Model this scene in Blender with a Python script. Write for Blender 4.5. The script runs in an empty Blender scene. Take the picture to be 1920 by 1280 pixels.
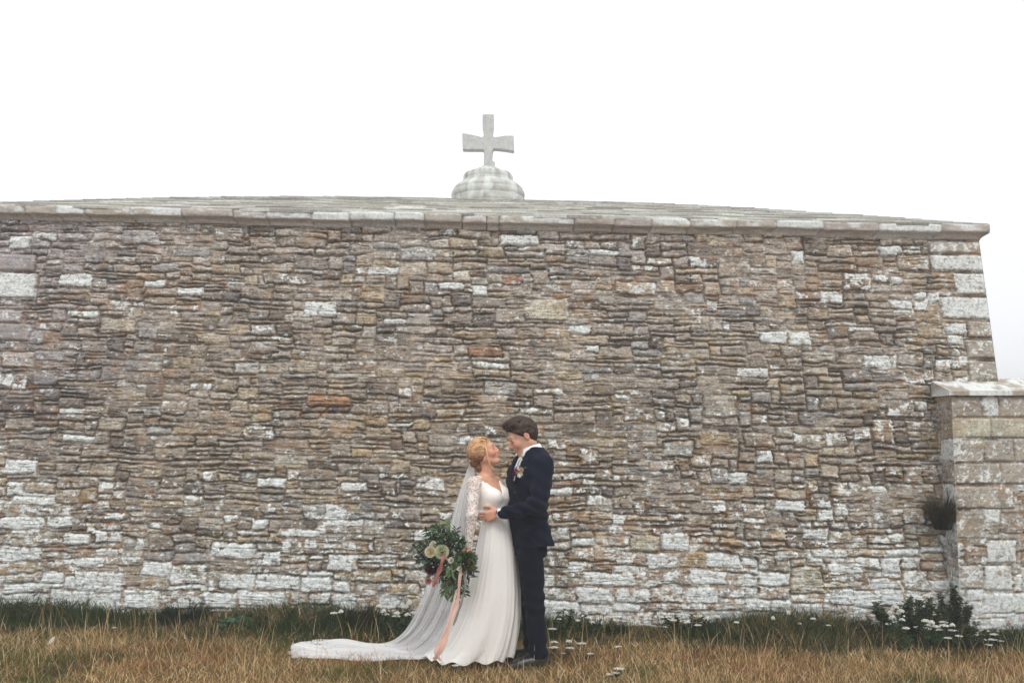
import bpy, math, random
import numpy as np
from mathutils import Vector

# ------------------------------------------------------------------ camera, light, exposure
SC = bpy.context.scene
TILT = math.radians(5.1)
FPX = 1867.0
CAM = np.array([0.0, -9.0, 1.7])
cam_data = bpy.data.cameras.new('camera')
cam_data.lens = 35.0; cam_data.sensor_width = 36.0
cam_data.clip_start = 0.05; cam_data.clip_end = 3000
cam = bpy.data.objects.new('camera', cam_data)
SC.collection.objects.link(cam)
cam.location = CAM
cam.rotation_euler = (math.pi/2 + TILT, 0, 0)
SC.camera = cam

SUN_EL, SUN_AZ = math.radians(52), math.radians(-150)   # high behind the camera, a little to its right
world = bpy.data.worlds.new('World'); SC.world = world; world.use_nodes = True
nt = world.node_tree; nt.nodes.clear()
sky = nt.nodes.new('ShaderNodeTexSky'); sky.sky_type = 'NISHITA'; sky.sun_disc = False
sky.sun_elevation = SUN_EL; sky.sun_rotation = math.radians(170)
sky.air_density = 1.0; sky.dust_density = 8.0; sky.ozone_density = 1.0
mixw = nt.nodes.new('ShaderNodeMix'); mixw.data_type = 'RGBA'
mixw.inputs[0].default_value = 0.90                       # fog: the sky shows nearly one even white
mixw.inputs[7].default_value = (9.9, 10.1, 10.35, 1)
bg = nt.nodes.new('ShaderNodeBackground'); bg.inputs[1].default_value = 0.12
wo = nt.nodes.new('ShaderNodeOutputWorld')
nt.links.new(sky.outputs[0], mixw.inputs[6]); nt.links.new(mixw.outputs[2], bg.inputs[0]); nt.links.new(bg.outputs[0], wo.inputs[0])

sun_d = bpy.data.lights.new('sun', 'SUN'); sun_d.energy = 1.3; sun_d.angle = math.radians(24); sun_d.color = (1.0, 0.965, 0.92)
sun = bpy.data.objects.new('sun', sun_d); SC.collection.objects.link(sun)
# light comes from behind the camera, high, a little from the right
d = Vector((math.sin(math.radians(22))*math.cos(SUN_EL), -math.cos(math.radians(22))*math.cos(SUN_EL), math.sin(SUN_EL)))
sun.rotation_euler = d.to_track_quat('Z', 'Y').to_euler()
SC.view_settings.view_transform = 'Standard'; SC.view_settings.look = 'None'
SC.view_settings.exposure = 0.0; SC.view_settings.gamma = 1.0

# ------------------------------------------------------------------ helpers
_F = np.array([0, math.cos(TILT), math.sin(TILT)]); _U = np.array([0, -math.sin(TILT), math.cos(TILT)])
def ray(px, py):
    return _F*FPX + np.array([1.0, 0, 0])*(px-960.0) + _U*(640.0-py)
def at(px, py, y):
    """world point where the sight line of a photo pixel meets the vertical plane at depth y"""
    dd = ray(px, py); s = (y-CAM[1])/dd[1]
    return CAM + dd*s
def lin(r, g, b):
    return tuple(((c/255.0+0.055)/1.055)**2.4 if c > 10 else c/255.0/12.92 for c in (r, g, b))
def clamp(a, lo=0.0, hi=1.0): return np.minimum(np.maximum(a, lo), hi)
def sstep(a, b, x):
    t = clamp((x-a)/(b-a)); return t*t*(3-2*t)
def vnoise(ny, nx, cy, cx, rng):
    """smooth value noise on a raster, cells of cy x cx samples, range 0..1"""
    gy, gx = int(ny/cy)+4, int(nx/cx)+4
    g = rng.random((gy, gx)).astype(np.float32)
    yy = np.arange(ny)/cy + rng.random(); xx = np.arange(nx)/cx + rng.random()
    iy = yy.astype(int); ix = xx.astype(int)
    fy = (yy-iy).astype(np.float32); fx = (xx-ix).astype(np.float32)
    fy = fy*fy*(3-2*fy); fx = fx*fx*(3-2*fx)
    a = g[iy][:, ix]; b = g[iy][:, ix+1]; c = g[iy+1][:, ix]; dd = g[iy+1][:, ix+1]
    fx = fx[None, :]; fy = fy[:, None]
    return (a*(1-fx)+b*fx)*(1-fy) + (c*(1-fx)+dd*fx)*fy
def fbm(ny, nx, cy, cx, rng, octv=4, gain=0.55):
    o = 0; amp = 1; tot = 0
    for k in range(octv):
        o = o + amp*vnoise(ny, nx, max(cy/2**k, 1.0), max(cx/2**k, 1.0), rng); tot += amp; amp *= gain
    return o/tot

def mesh_obj(name, V, F, mat=None, parent=None, col=None, smooth=True, link=True):
    me = bpy.data.meshes.new(name)
    V = np.asarray(V, dtype=np.float32)
    if isinstance(F, np.ndarray):
        n, k = F.shape
        me.vertices.add(len(V)); me.vertices.foreach_set('co', V.ravel())
        me.loops.add(n*k); me.loops.foreach_set('vertex_index', F.astype(np.int32).ravel())
        me.polygons.add(n); me.polygons.foreach_set('loop_start', np.arange(0, n*k, k, dtype=np.int32))
        me.update(calc_edges=True); me.validate()
    else:
        me.from_pydata([tuple(map(float, v)) for v in V], [], [tuple(map(int, f)) for f in F]); me.update()
    if smooth: me.polygons.foreach_set('use_smooth', np.ones(len(me.polygons), dtype=bool))
    if col is not None:
        a = me.color_attributes.new('tint', 'FLOAT_COLOR', 'POINT')
        c4 = np.ones((len(V), 4), dtype=np.float32); c4[:, :3] = col
        a.data.foreach_set('color', c4.ravel())
    o = bpy.data.objects.new(name, me)
    if mat: me.materials.append(mat)
    if link: SC.collection.objects.link(o)
    if parent is not None: o.parent = parent
    return o
def empty(name, loc=(0, 0, 0)):
    o = bpy.data.objects.new(name, None); o.location = loc; o.empty_display_size = 0.2
    SC.collection.objects.link(o); return o
def tag(o, label=None, cat=None, group=None, kind=None):
    if label: o['label'] = label
    if cat: o['category'] = cat
    if group: o['group'] = group
    if kind: o['kind'] = kind
    return o

class MB:
    """gathers vertices and faces of ONE mesh"""
    def __init__(s): s.V = []; s.F = []; s.C = []
    def add(s, V, F, c=None):
        n = len(s.V); s.V += [tuple(v) for v in V]; s.F += [tuple(i+n for i in f) for f in F]
        s.C += [c if c is not None else (1, 1, 1)]*len(V)
    def box(s, x0, x1, y0, y1, z0, z1, c=None):
        V = [(x, y, z) for z in (z0, z1) for y in (y0, y1) for x in (x0, x1)]
        s.add(V, [(0, 2, 3, 1), (4, 5, 7, 6), (0, 1, 5, 4), (2, 6, 7, 3), (0, 4, 6, 2), (1, 3, 7, 5)], c)
    def tube(s, pts, rad, n=6, c=None, cap=True, flat=1.0):
        pts = [Vector(p) for p in pts]; base = len(s.V); m = len(pts)
        if not hasattr(rad, '__len__'): rad = [rad]*m
        ref = Vector((0.13, 0.31, 0.94))
        for i, p in enumerate(pts):
            t = (pts[min(i+1, m-1)]-pts[max(i-1, 0)]).normalized()
            if abs(t.dot(ref)) > 0.95: ref = Vector((1, 0.1, 0))
            a = t.cross(ref).normalized(); b = t.cross(a)
            for k in range(n):
                an = 2*math.pi*k/n
                s.V.append(tuple(p + a*(math.cos(an)*rad[i]) + b*(math.sin(an)*rad[i]*flat)))
                s.C.append(c if c is not None else (1, 1, 1))
        for i in range(m-1):
            for k in range(n):
                k2 = (k+1) % n
                s.F.append((base+i*n+k, base+i*n+k2, base+(i+1)*n+k2, base+(i+1)*n+k))
        if cap:
            s.F.append(tuple(base+k for k in range(n))[::-1]); s.F.append(tuple(base+(m-1)*n+k for k in range(n)))
    def build(s, name, mat, parent=None, smooth=True, color=False):
        return mesh_obj(name, s.V, s.F, mat, parent, np.array(s.C, dtype=np.float32) if color else None, smooth)

def new_mat(name):
    m = bpy.data.materials.new(name); m.use_nodes = True
    return m, m.node_tree, m.node_tree.nodes['Principled BSDF']
def tint_mat(name, rough=0.9, noise=0.25, scale=60, bump=0.3, bscale=120, bdist=0.002, sub=0.0, spec=0.3, attr=True, base=(.5, .5, .5), sheen=0.0, transl=0.0):
    """principled surface: vertex tint (or base colour) x fine procedural noise, with bump"""
    m, t, p = new_mat(name)
    N = t.nodes; L = t.links
    tc = N.new('ShaderNodeTexCoord')
    nz = N.new('ShaderNodeTexNoise'); nz.inputs['Scale'].default_value = scale; nz.inputs['Detail'].default_value = 6; nz.inputs['Roughness'].default_value = 0.65
    L.new(tc.outputs['Object'], nz.inputs['Vector'])
    mr = N.new('ShaderNodeMapRange'); mr.inputs[1].default_value = 0.3; mr.inputs[2].default_value = 0.7
    mr.inputs[3].default_value = 1-noise; mr.inputs[4].default_value = 1+noise
    L.new(nz.outputs['Fac'], mr.inputs[0])
    mx = N.new('ShaderNodeMix'); mx.data_type = 'RGBA'; mx.blend_type = 'MULTIPLY'; mx.inputs[0].default_value = 1
    if attr:
        at_ = N.new('ShaderNodeAttribute'); at_.attribute_name = 'tint'; L.new(at_.outputs['Color'], mx.inputs[6])
    else: mx.inputs[6].default_value = (*base, 1)
    cb = N.new('ShaderNodeCombineColor')
    for i in range(3): L.new(mr.outputs[0], cb.inputs[i])
    L.new(cb.outputs[0], mx.inputs[7]); L.new(mx.outputs[2], p.inputs['Base Color'])
    p.inputs['Roughness'].default_value = rough; p.inputs['Specular IOR Level'].default_value = spec
    if sheen: p.inputs['Sheen Weight'].default_value = sheen
    if sub:
        p.inputs['Subsurface Weight'].default_value = sub; p.inputs['Subsurface Radius'].default_value = (0.012, 0.005, 0.003); p.inputs['Subsurface Scale'].default_value = 1.0
    if bump:
        nb = N.new('ShaderNodeTexNoise'); nb.inputs['Scale'].default_value = bscale; nb.inputs['Detail'].default_value = 5
        L.new(tc.outputs['Object'], nb.inputs['Vector'])
        bm = N.new('ShaderNodeBump'); bm.inputs['Strength'].default_value = bump; bm.inputs['Distance'].default_value = bdist
        L.new(nb.outputs['Fac'], bm.inputs['Height']); L.new(bm.outputs[0], p.inputs['Normal'])
    if transl:
        tr = N.new('ShaderNodeBsdfTranslucent'); L.new(mx.outputs[2], tr.inputs['Color'])
        ms = N.new('ShaderNodeMixShader'); ms.inputs[0].default_value = transl
        out = N['Material Output']
        L.new(p.outputs[0], ms.inputs[1]); L.new(tr.outputs[0], ms.inputs[2]); L.new(ms.outputs[0], out.inputs['Surface'])
    return m

# ------------------------------------------------------------------ the chapel
SH = 0.021                 # the site falls to the right: courses and cornice run down with it
BAT = 0.062                # the walls lean in as they rise
XC = -0.34; HW = 4.935      # building centre and half width at the ground
WTOP = 3.585                # wall height under the cornice (at x = 0)
BY = HW                    # the building is square: back wall at y = 2*HW
def halfw(z): return HW - BAT*z
def wall_pt(px, py):
    dd = ray(px, py)       # plane y = BAT*z
    s = (BAT*CAM[2]-CAM[1])/(dd[1]-BAT*dd[2])
    return CAM + dd*s
def uv_of(px, py):
    """photo pixel -> (u, v) on the front wall; u scaled so the battered edges are straight"""
    p = wall_pt(px, py)
    zz = p[2]
    return (p[0]-XC)/halfw(zz)*HW, zz + SH*p[0]

stone_mat = tint_mat('rubble_stone', rough=0.95, noise=0.20, scale=70, bump=0.55, bscale=110, bdist=0.004, spec=0.15)
ashlar_mat = tint_mat('dressed_stone', rough=0.93, noise=0.22, scale=45, bump=0.4, bscale=90, bdist=0.003, spec=0.15)

def skyline(U0, U1, V0, V1, rng, zone):
    """random rubble laid on the lowest free spot each time -> list of (u0,u1,v0,v1)"""
    step = 0.01; n = int((U1-U0)/step); H = np.full(n, V0); out = []
    H += 0.0
    for _ in range(20000):
        m = H.min()
        if m >= V1: break
        i = int(np.argmin(H)); j = i
        while j < n and H[j] < m+0.012: j += 1
        i2 = i
        while i2 > 0 and H[i2-1] < m+0.012: i2 -= 1
        base = H[i2:j].max(); run = j-i2
        wmin, wmax, hmin, hmax = zone(U0+(i2+j)/2*step, base)
        w = int(rng.triangular(wmin, wmin*1.3+wmax*0.2, wmax)/step)
        h = hmin + (hmax-hmin)*rng.random()**1.7
        if h > hmax*0.55: w = max(int(w*0.8), 12)
        if h > hmax*0.8: w = min(w, int(0.38/step))
        if run-w < wmin/step*0.8: w = run
        if w > wmax/step*1.25: w = run//2
        left = rng.random() < 0.5
        a = i2 if left else j-w
        b = a+w
        if w <= 5: h = max(0.03, h*0.7)
        top = base+h
        zl = H[a-1] if a > 0 else None; zr = H[b] if b < n else None
        for z in (zl, zr):
            if z is not None and abs(top-z) < 0.022 and z-base > 0.02: top = z
        if run <= 7 and zl is not None and zr is not None: top = max(base+0.02, min(zl, zr, base+0.14))
        H[a:b] = top
        out.append((U0+a*step, U0+b*step, base, top))
    return out

# palettes (surface colour of the stone itself)
def _calm(L, m=(152, 138, 125), k=.45):
    mm = np.array(lin(*m)); return [tuple(np.array(c)*(1-k)+mm*k) for c in L]
PAL = [lin(158, 142, 126), lin(168, 151, 132), lin(148, 131, 115), lin(160, 148, 140), lin(140, 128, 120), lin(172, 152, 126),
       lin(152, 138, 130), lin(146, 127, 108), lin(166, 156, 146), lin(138, 122, 108), lin(156, 142, 134), lin(150, 134, 118)]
DARK = [lin(118, 106, 100), lin(124, 115, 112), lin(112, 100, 88), lin(128, 112, 98)]
GREY = [lin(150, 147, 147), lin(138, 134, 136), lin(160, 158, 156)]
WARM = [lin(176, 150, 112), lin(182, 160, 122), lin(170, 140, 100)]
RUST = [lin(166, 108, 66), lin(176, 120, 72)]
PAL = _calm(PAL, (156, 143, 131), .3); DARK = _calm(DARK, (130, 119, 112), .25); GREY = _calm(GREY, (150, 141, 134), .4); WARM = _calm(WARM, (158, 142, 122), .55); RUST = _calm(RUST, (150, 128, 108), .35)
WHITE = np.array(lin(226, 231, 229)); OCHRE = np.array(lin(164, 112, 48)); YEL = np.array(lin(168, 138, 60)); MORT = np.array(lin(138, 124, 110))

def masonry(U0, U1, V0, V1, res, seed, zone, white_at, specials=(), dark_at=None, cool_at=None):
    """heightfield and colour of a rubble wall: returns height (m, outwards) and rgb rasters"""
    rng = np.random.default_rng(seed)
    stones = skyline(U0-0.2, U1+0.2, V0-0.25, V1+0.2, rng, zone)
    ny, nx = int((V1-V0)/res)+1, int((U1-U0)/res)+1
    r2 = 0.004; LY, LX = int((V1-V0+0.5)/r2), int((U1-U0+0.4)/r2)
    ids = np.zeros((LY, LX), dtype=np.int32)
    info = [(0, 0, 0, 0, None)]
    for (a, b, c, e) in stones:
        i0, i1, j0, j1 = [int(round(q)) for q in ((c-V0+0.25)/r2, (e-V0+0.25)/r2, (a-U0+0.2)/r2, (b-U0+0.2)/r2)]
        ids[max(i0, 0):max(i1, 0), max(j0, 0):max(j1, 0)] = len(info); info.append((a, b, c, e, None))
    for (a, b, c, e, kind) in specials:
        i0, i1, j0, j1 = [int(round(q)) for q in ((c-V0+0.25)/r2, (e-V0+0.25)/r2, (a-U0+0.2)/r2, (b-U0+0.2)/r2)]
        ids[max(i0, 0):max(i1, 0), max(j0, 0):max(j1, 0)] = len(info); info.append((a, b, c, e, kind))
    S = res
    n1 = fbm(ny, nx, .22/S, .5/S, rng, 2)-.5; n2 = fbm(ny, nx, .05/S, .06/S, rng, 3)-.5; n3 = fbm(ny, nx, .22/S, .4/S, rng, 2)-.5
    n4 = fbm(ny, nx, .045/S, .09/S, rng, 3)-.5
    uu = U0 + np.arange(nx)*S; vv = V0 + np.arange(ny)*S
    UU, VV = np.meshgrid(uu, vv)
    WU = UU + 0.05*n3 + 0.042*n2; WV = VV + 0.050*n1 + 0.030*n4
    if specials:                                     # dressed stones keep straighter edges
        msk = np.zeros((ny, nx), dtype=np.float32)
        for (a, b, c, e, kind) in specials:
            if kind and kind[0] == 'q':
                j0, j1 = int((a-U0-.03)/S), int((b-U0+.03)/S); i0, i1 = int((c-V0-.03)/S), int((e-V0+.03)/S)
                msk[max(i0, 0):max(i1, 0), max(j0, 0):max(j1, 0)] = 1
        for _ in range(3):
            msk = (msk + np.roll(msk, 2, 0)+np.roll(msk, -2, 0)+np.roll(msk, 2, 1)+np.roll(msk, -2, 1))/5
        WU = WU*(1-msk)+(UU+.006*n2)*msk; WV = WV*(1-msk)+(VV+.006*n4)*msk
    I = np.clip(((WV-V0+0.25)/r2).astype(int), 0, LY-1); J = np.clip(((WU-U0+0.2)/r2).astype(int), 0, LX-1)
    ID = ids[I, J]
    # distance to the joint, in metres
    edge = np.zeros((ny, nx), dtype=bool)
    dv_ = ID[1:] != ID[:-1]; du_ = ID[:, 1:] != ID[:, :-1]
    edge[1:] |= dv_; edge[:, 1:] |= du_ & (vnoise(ny, nx, .09/S, .30/S, rng)[:, 1:] > .40)   # many upright joints are pointed flush
    big = 99.0
    D = np.where(edge, 0.0, big).astype(np.float32)
    for _ in range(int(0.034/S)+1):
        P = np.pad(D, 1, constant_values=big)
        D = np.minimum(D, np.minimum.reduce([P[:-2, 1:-1]+1, P[2:, 1:-1]+1, P[1:-1, :-2]+1, P[1:-1, 2:]+1,
                                             P[:-2, :-2]+1.414, P[:-2, 2:]+1.414, P[2:, :-2]+1.414, P[2:, 2:]+1.414]))
    D = np.minimum(D*S, 0.034)
    DS = D.copy()
    for _ in range(2):
        P = np.pad(DS, 1, mode='edge'); DS = (P[:-2, 1:-1]+P[2:, 1:-1]+P[1:-1, :-2]+P[1:-1, 2:]+2*DS)/6
    n = len(info); k = ID
    sf = np.array([.28 if (q[4] and q[4][0] == 'q') else 1.0 for q in info], dtype=np.float32)
    off = rng.normal(0, .0055, n).astype(np.float32); tu = rng.normal(0, .035, n).astype(np.float32); tv = rng.normal(-.02, .075, n).astype(np.float32)
    for q, s in enumerate(info):
        if s[4]:
            off[q] = .004 if s[4][0] != 'q' else .008; tu[q] *= .2; tv[q] *= .2
    cu = np.array([(s[0]+s[1])/2 for s in info], dtype=np.float32); cv = np.array([(s[2]+s[3])/2 for s in info], dtype=np.float32)
    strat = fbm(ny, nx, .014/S, .16/S, rng, 3)-.5
    rough = fbm(ny, nx, .05/S, .07/S, rng, 4)-.5
    crack = 1-sstep(.27, .37, fbm(ny, nx, .0125/S, .11/S, rng, 3, .5)); crack *= sstep(.40, .55, fbm(ny, nx, .16/S, .22/S, rng, 3))   # splits along the bedding
    pit = 1-sstep(.24, .34, fbm(ny, nx, .018/S, .022/S, rng, 3, .7))
    big_n = fbm(ny, nx, .6/S, .9/S, rng, 3)
    joint_deep = sstep(.36, .62, fbm(ny, nx, .25/S, .35/S, rng, 3))   # where the pointing has gone, joints are deep
    round_ = sstep(0.0, .009, DS-.003)*.68 + sstep(0, .028, DS)*.32
    H = off[k] + tu[k]*(UU-cu[k]) + tv[k]*(VV-cv[k]) + (.011*strat + .017*rough - .009*crack - .006*pit)*sf[k]
    jd = -(.006 + .026*joint_deep)
    Hj = jd + .012*(rough+strat)
    H = Hj*(1-round_) + (H+.006)*round_
    # colour ---------------------------------------------------
    base = np.zeros((n, 3), dtype=np.float32)
    wht = np.zeros(n, dtype=np.float32)
    for q, s in enumerate(info):
        r = rng.random()
        if r < .78: c = PAL[rng.integers(len(PAL))]
        elif r < .87: c = DARK[rng.integers(len(DARK))]
        elif r < .94: c = GREY[rng.integers(len(GREY))]
        elif r < 1.1: c = WARM[rng.integers(len(WARM))]
        else: c = RUST[rng.integers(2)]
        kd = s[4]
        a, b_, c_, e = s[:4]
        pw = white_at(cu[q], cv[q])
        area = (b_-a)*(e-c_)
        x = rng.random()
        wht[q] = 0.72 + .55*rng.random() if x < pw*(.36+min(area, .05)*20) else (.45*rng.random()+.22 if x < pw*3.2 else 0)
        if kd:
            t = kd[-1]
            wht[q] = {'w': 1.1, 'h': .62, 's': .38, 'n': 0, 'g': 0, 'o': 0, 'y': 0, 'd': 0, 'p': 0}[t]
            if t == 'o': c = RUST[q % 2]
            elif t == 'g': c = GREY[q % 2]
            elif t == 'd': c = DARK[q % 4]
            elif t == 'y': c = WARM[q % 3]
            elif t == 'p': c = lin(178, 168, 146)
            elif kd[0] == 'q': c = lin(160, 148, 136)
        base[q] = np.array(c)*(0.90+.20*rng.random())
    rgb = base[k]
    mott = fbm(ny, nx, .03/S, .06/S, rng, 4)-.5
    fine = rng.random((ny, nx)).astype(np.float32)-.5
    mot2 = fbm(ny, nx, .012/S, .02/S, rng, 2)-.5; tone = fbm(ny, nx, .10/S, .14/S, rng, 3)-.5
    rgb = rgb*1.17*clamp(1 + (.85*mott + .72*strat + .85*mot2 - .30*crack - .24*pit)*np.maximum(sf[k], .5) + .50*fine + .40*tone, .2, 2)[..., None]
    g_ = rgb.mean(-1, keepdims=True); rgb = rgb*.72 + g_*.28*np.array([1.02, 1.0, .985]); rgb = rgb*np.array([.985, 1.012, .965])
    if cool_at is not None: ca = cool_at(UU, VV)[..., None]; rgb = rgb*(1-ca) + g_*ca*np.array([1.04, .97, 1.03])
    warmth = (big_n-.5)[..., None]*np.array([.10, .0, -.14])
    rgb = rgb*(1+warmth)
    if dark_at is not None: rgb = rgb*dark_at(UU, VV)[..., None]
    # mortar in the joints, darker where the joint has opened up
    jm = (1-sstep(.001, .010, DS+.004*rough*2))[..., None]
    mcol = MORT*(1.06 - .36*joint_deep[..., None] + .7*mott[..., None])
    rgb = rgb*(1-jm*.85) + mcol*jm*.85
    # lichens
    blot = fbm(ny, nx, .05/S, .06/S, rng, 4, .62); blot2 = fbm(ny, nx, .018/S, .022/S, rng, 3, .7)
    W = wht[k]
    cover = sstep(.0, .10, W*.92 - (1-blot)*1.75 + .26 - .30*(1-sstep(.004, .020, DS)) + (blot2-.5)*.55)
    WA = white_at(UU, VV)
    # small round colonies and crusty specks
    spots = np.zeros((ny, nx), dtype=np.float32)
    nsp = int(9000*(U1-U0)*(V1-V0)/36)
    for _ in range(nsp):
        u_, v_ = rng.uniform(U0, U1), rng.uniform(V0, V1)
        if rng.random() > 0.10+white_at(u_, v_)*1.7: continue
        r = .004+.017*rng.random()**2.4; R = int(r*1.4/S)+1
        ci, cj = int((v_-V0)/S), int((u_-U0)/S)
        i0, i1, j0, j1 = max(ci-R, 0), min(ci+R+1, ny), max(cj-R, 0), min(cj+R+1, nx)
        if i1 <= i0 or j1 <= j0: continue
        yy, xx = np.mgrid[i0:i1, j0:j1]
        dd = np.hypot(yy-ci, (xx-cj)*.85)*S + (blot2[i0:i1, j0:j1]-.5)*.02
        spots[i0:i1, j0:j1] = np.maximum(spots[i0:i1, j0:j1], (1-sstep(r*.75, r*1.1, dd))*rng.uniform(.55, 1))
    crust = sstep(.565, .68, fbm(ny, nx, .025/S, .05/S, rng, 4, .7) + .32*(WA-.26) + .05*(fbm(ny, nx, .5/S, .7/S, rng, 2)-.5)*2)
    och = fbm(ny, nx, .09/S, .11/S, rng, 4, .6); ochbig = fbm(ny, nx, .7/S, .9/S, rng, 2)
    och_m = sstep(.57, .70, och*.75 + ochbig*.30 + .16*WA - .02)
    rgb = rgb*(1-.62*och_m[..., None]) + (OCHRE*.42+rgb*.60)*.62*och_m[..., None]
    ym = sstep(.70, .78, fbm(ny, nx, .07/S, .09/S, rng, 4, .6)*.8+(1-ochbig)*.22+.08*WA)[..., None]
    rgb = rgb*(1-.35*ym) + YEL*.35*ym
    wm = clamp(np.maximum(np.maximum(cover*.95, spots*.85), crust*.72))
    wm = wm*(1-.38*jm[..., 0])
    wtone = WHITE*(1 - .55*clamp((.56-blot2)*2.6)[..., None])*(1+.3*fine[..., None])*(.86+.28*blot[..., None])
    rgb = rgb*(1-wm[..., None]) + wtone*wm[..., None]
    return H, clamp(rgb, .01, .84), UU, VV, wm

def grid_faces(ny, nx):
    i = np.arange(ny-1)[:, None]*nx + np.arange(nx-1)[None, :]
    i = i.ravel()
    return np.stack([i, i+1, i+nx+1, i+nx], 1)

chapel = empty('stone_chapel', (XC, BY, 0))
tag(chapel, 'old rubble stone chapel with lichened wall, shallow slate roof and stone cross', 'chapel')
def child(o):            # keep world position when parenting under the chapel empty
    o.parent = chapel; o.matrix_parent_inverse = chapel_inv; return o
bpy.context.view_layer.update()
chapel_inv = chapel.matrix_world.inverted()

# --- how lichened the wall is in different places (read off the photograph)
_ks = [((0, 0), .05)]
def white_front(u, v):
    u = np.asarray(u, dtype=np.float32); v = np.asarray(v, dtype=np.float32)
    w = .05 + .26*(1-sstep(.12, .50, v)) + .24*(1-sstep(.45, 1.5, v))
    w = w + .22*(1-sstep(-4.6, -3.1, u))*(1-sstep(.9, 1.5, v))
    w = w + .12*sstep(3.6, 4.4, u)*sstep(1.2, 2.2, v) + .09*sstep(0.3, 3.2, u)*(1-sstep(.9, 1.7, v))
    w = w - .14*np.exp(-((u+2.6)/.6)**2-((v-.55)/.35)**2)
    return clamp(w, .02, .95)
def zone_front(u, v):
    if v < .38: return (.16, .50, .09, .19)
    if v < .9: return (.10, .44, .045, .15)
    if v > 3.1: return (.12, .50, .05, .15)
    if u > 1.2 and v < 2.0: return (.08, .38, .045, .16)
    return (.10, .48, .034, .135)
def dark_front(u, v):
    a = 1 - .16*np.exp(-((u+3.9)/.9)**2-((v-2.0)/.45)**2) - .22*np.exp(-((u+4.3)/.45)**2-((v-1.72)/.16)**2)
    a = a - .20*np.exp(-((u-3.25)/.4)**2-((v-2.12)/.22)**2) - .15*np.exp(-((u-1.9)/.6)**2-((v-2.0)/.3)**2)
    return a*(.90+.14*sstep(.8, 3.4, v))

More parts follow.
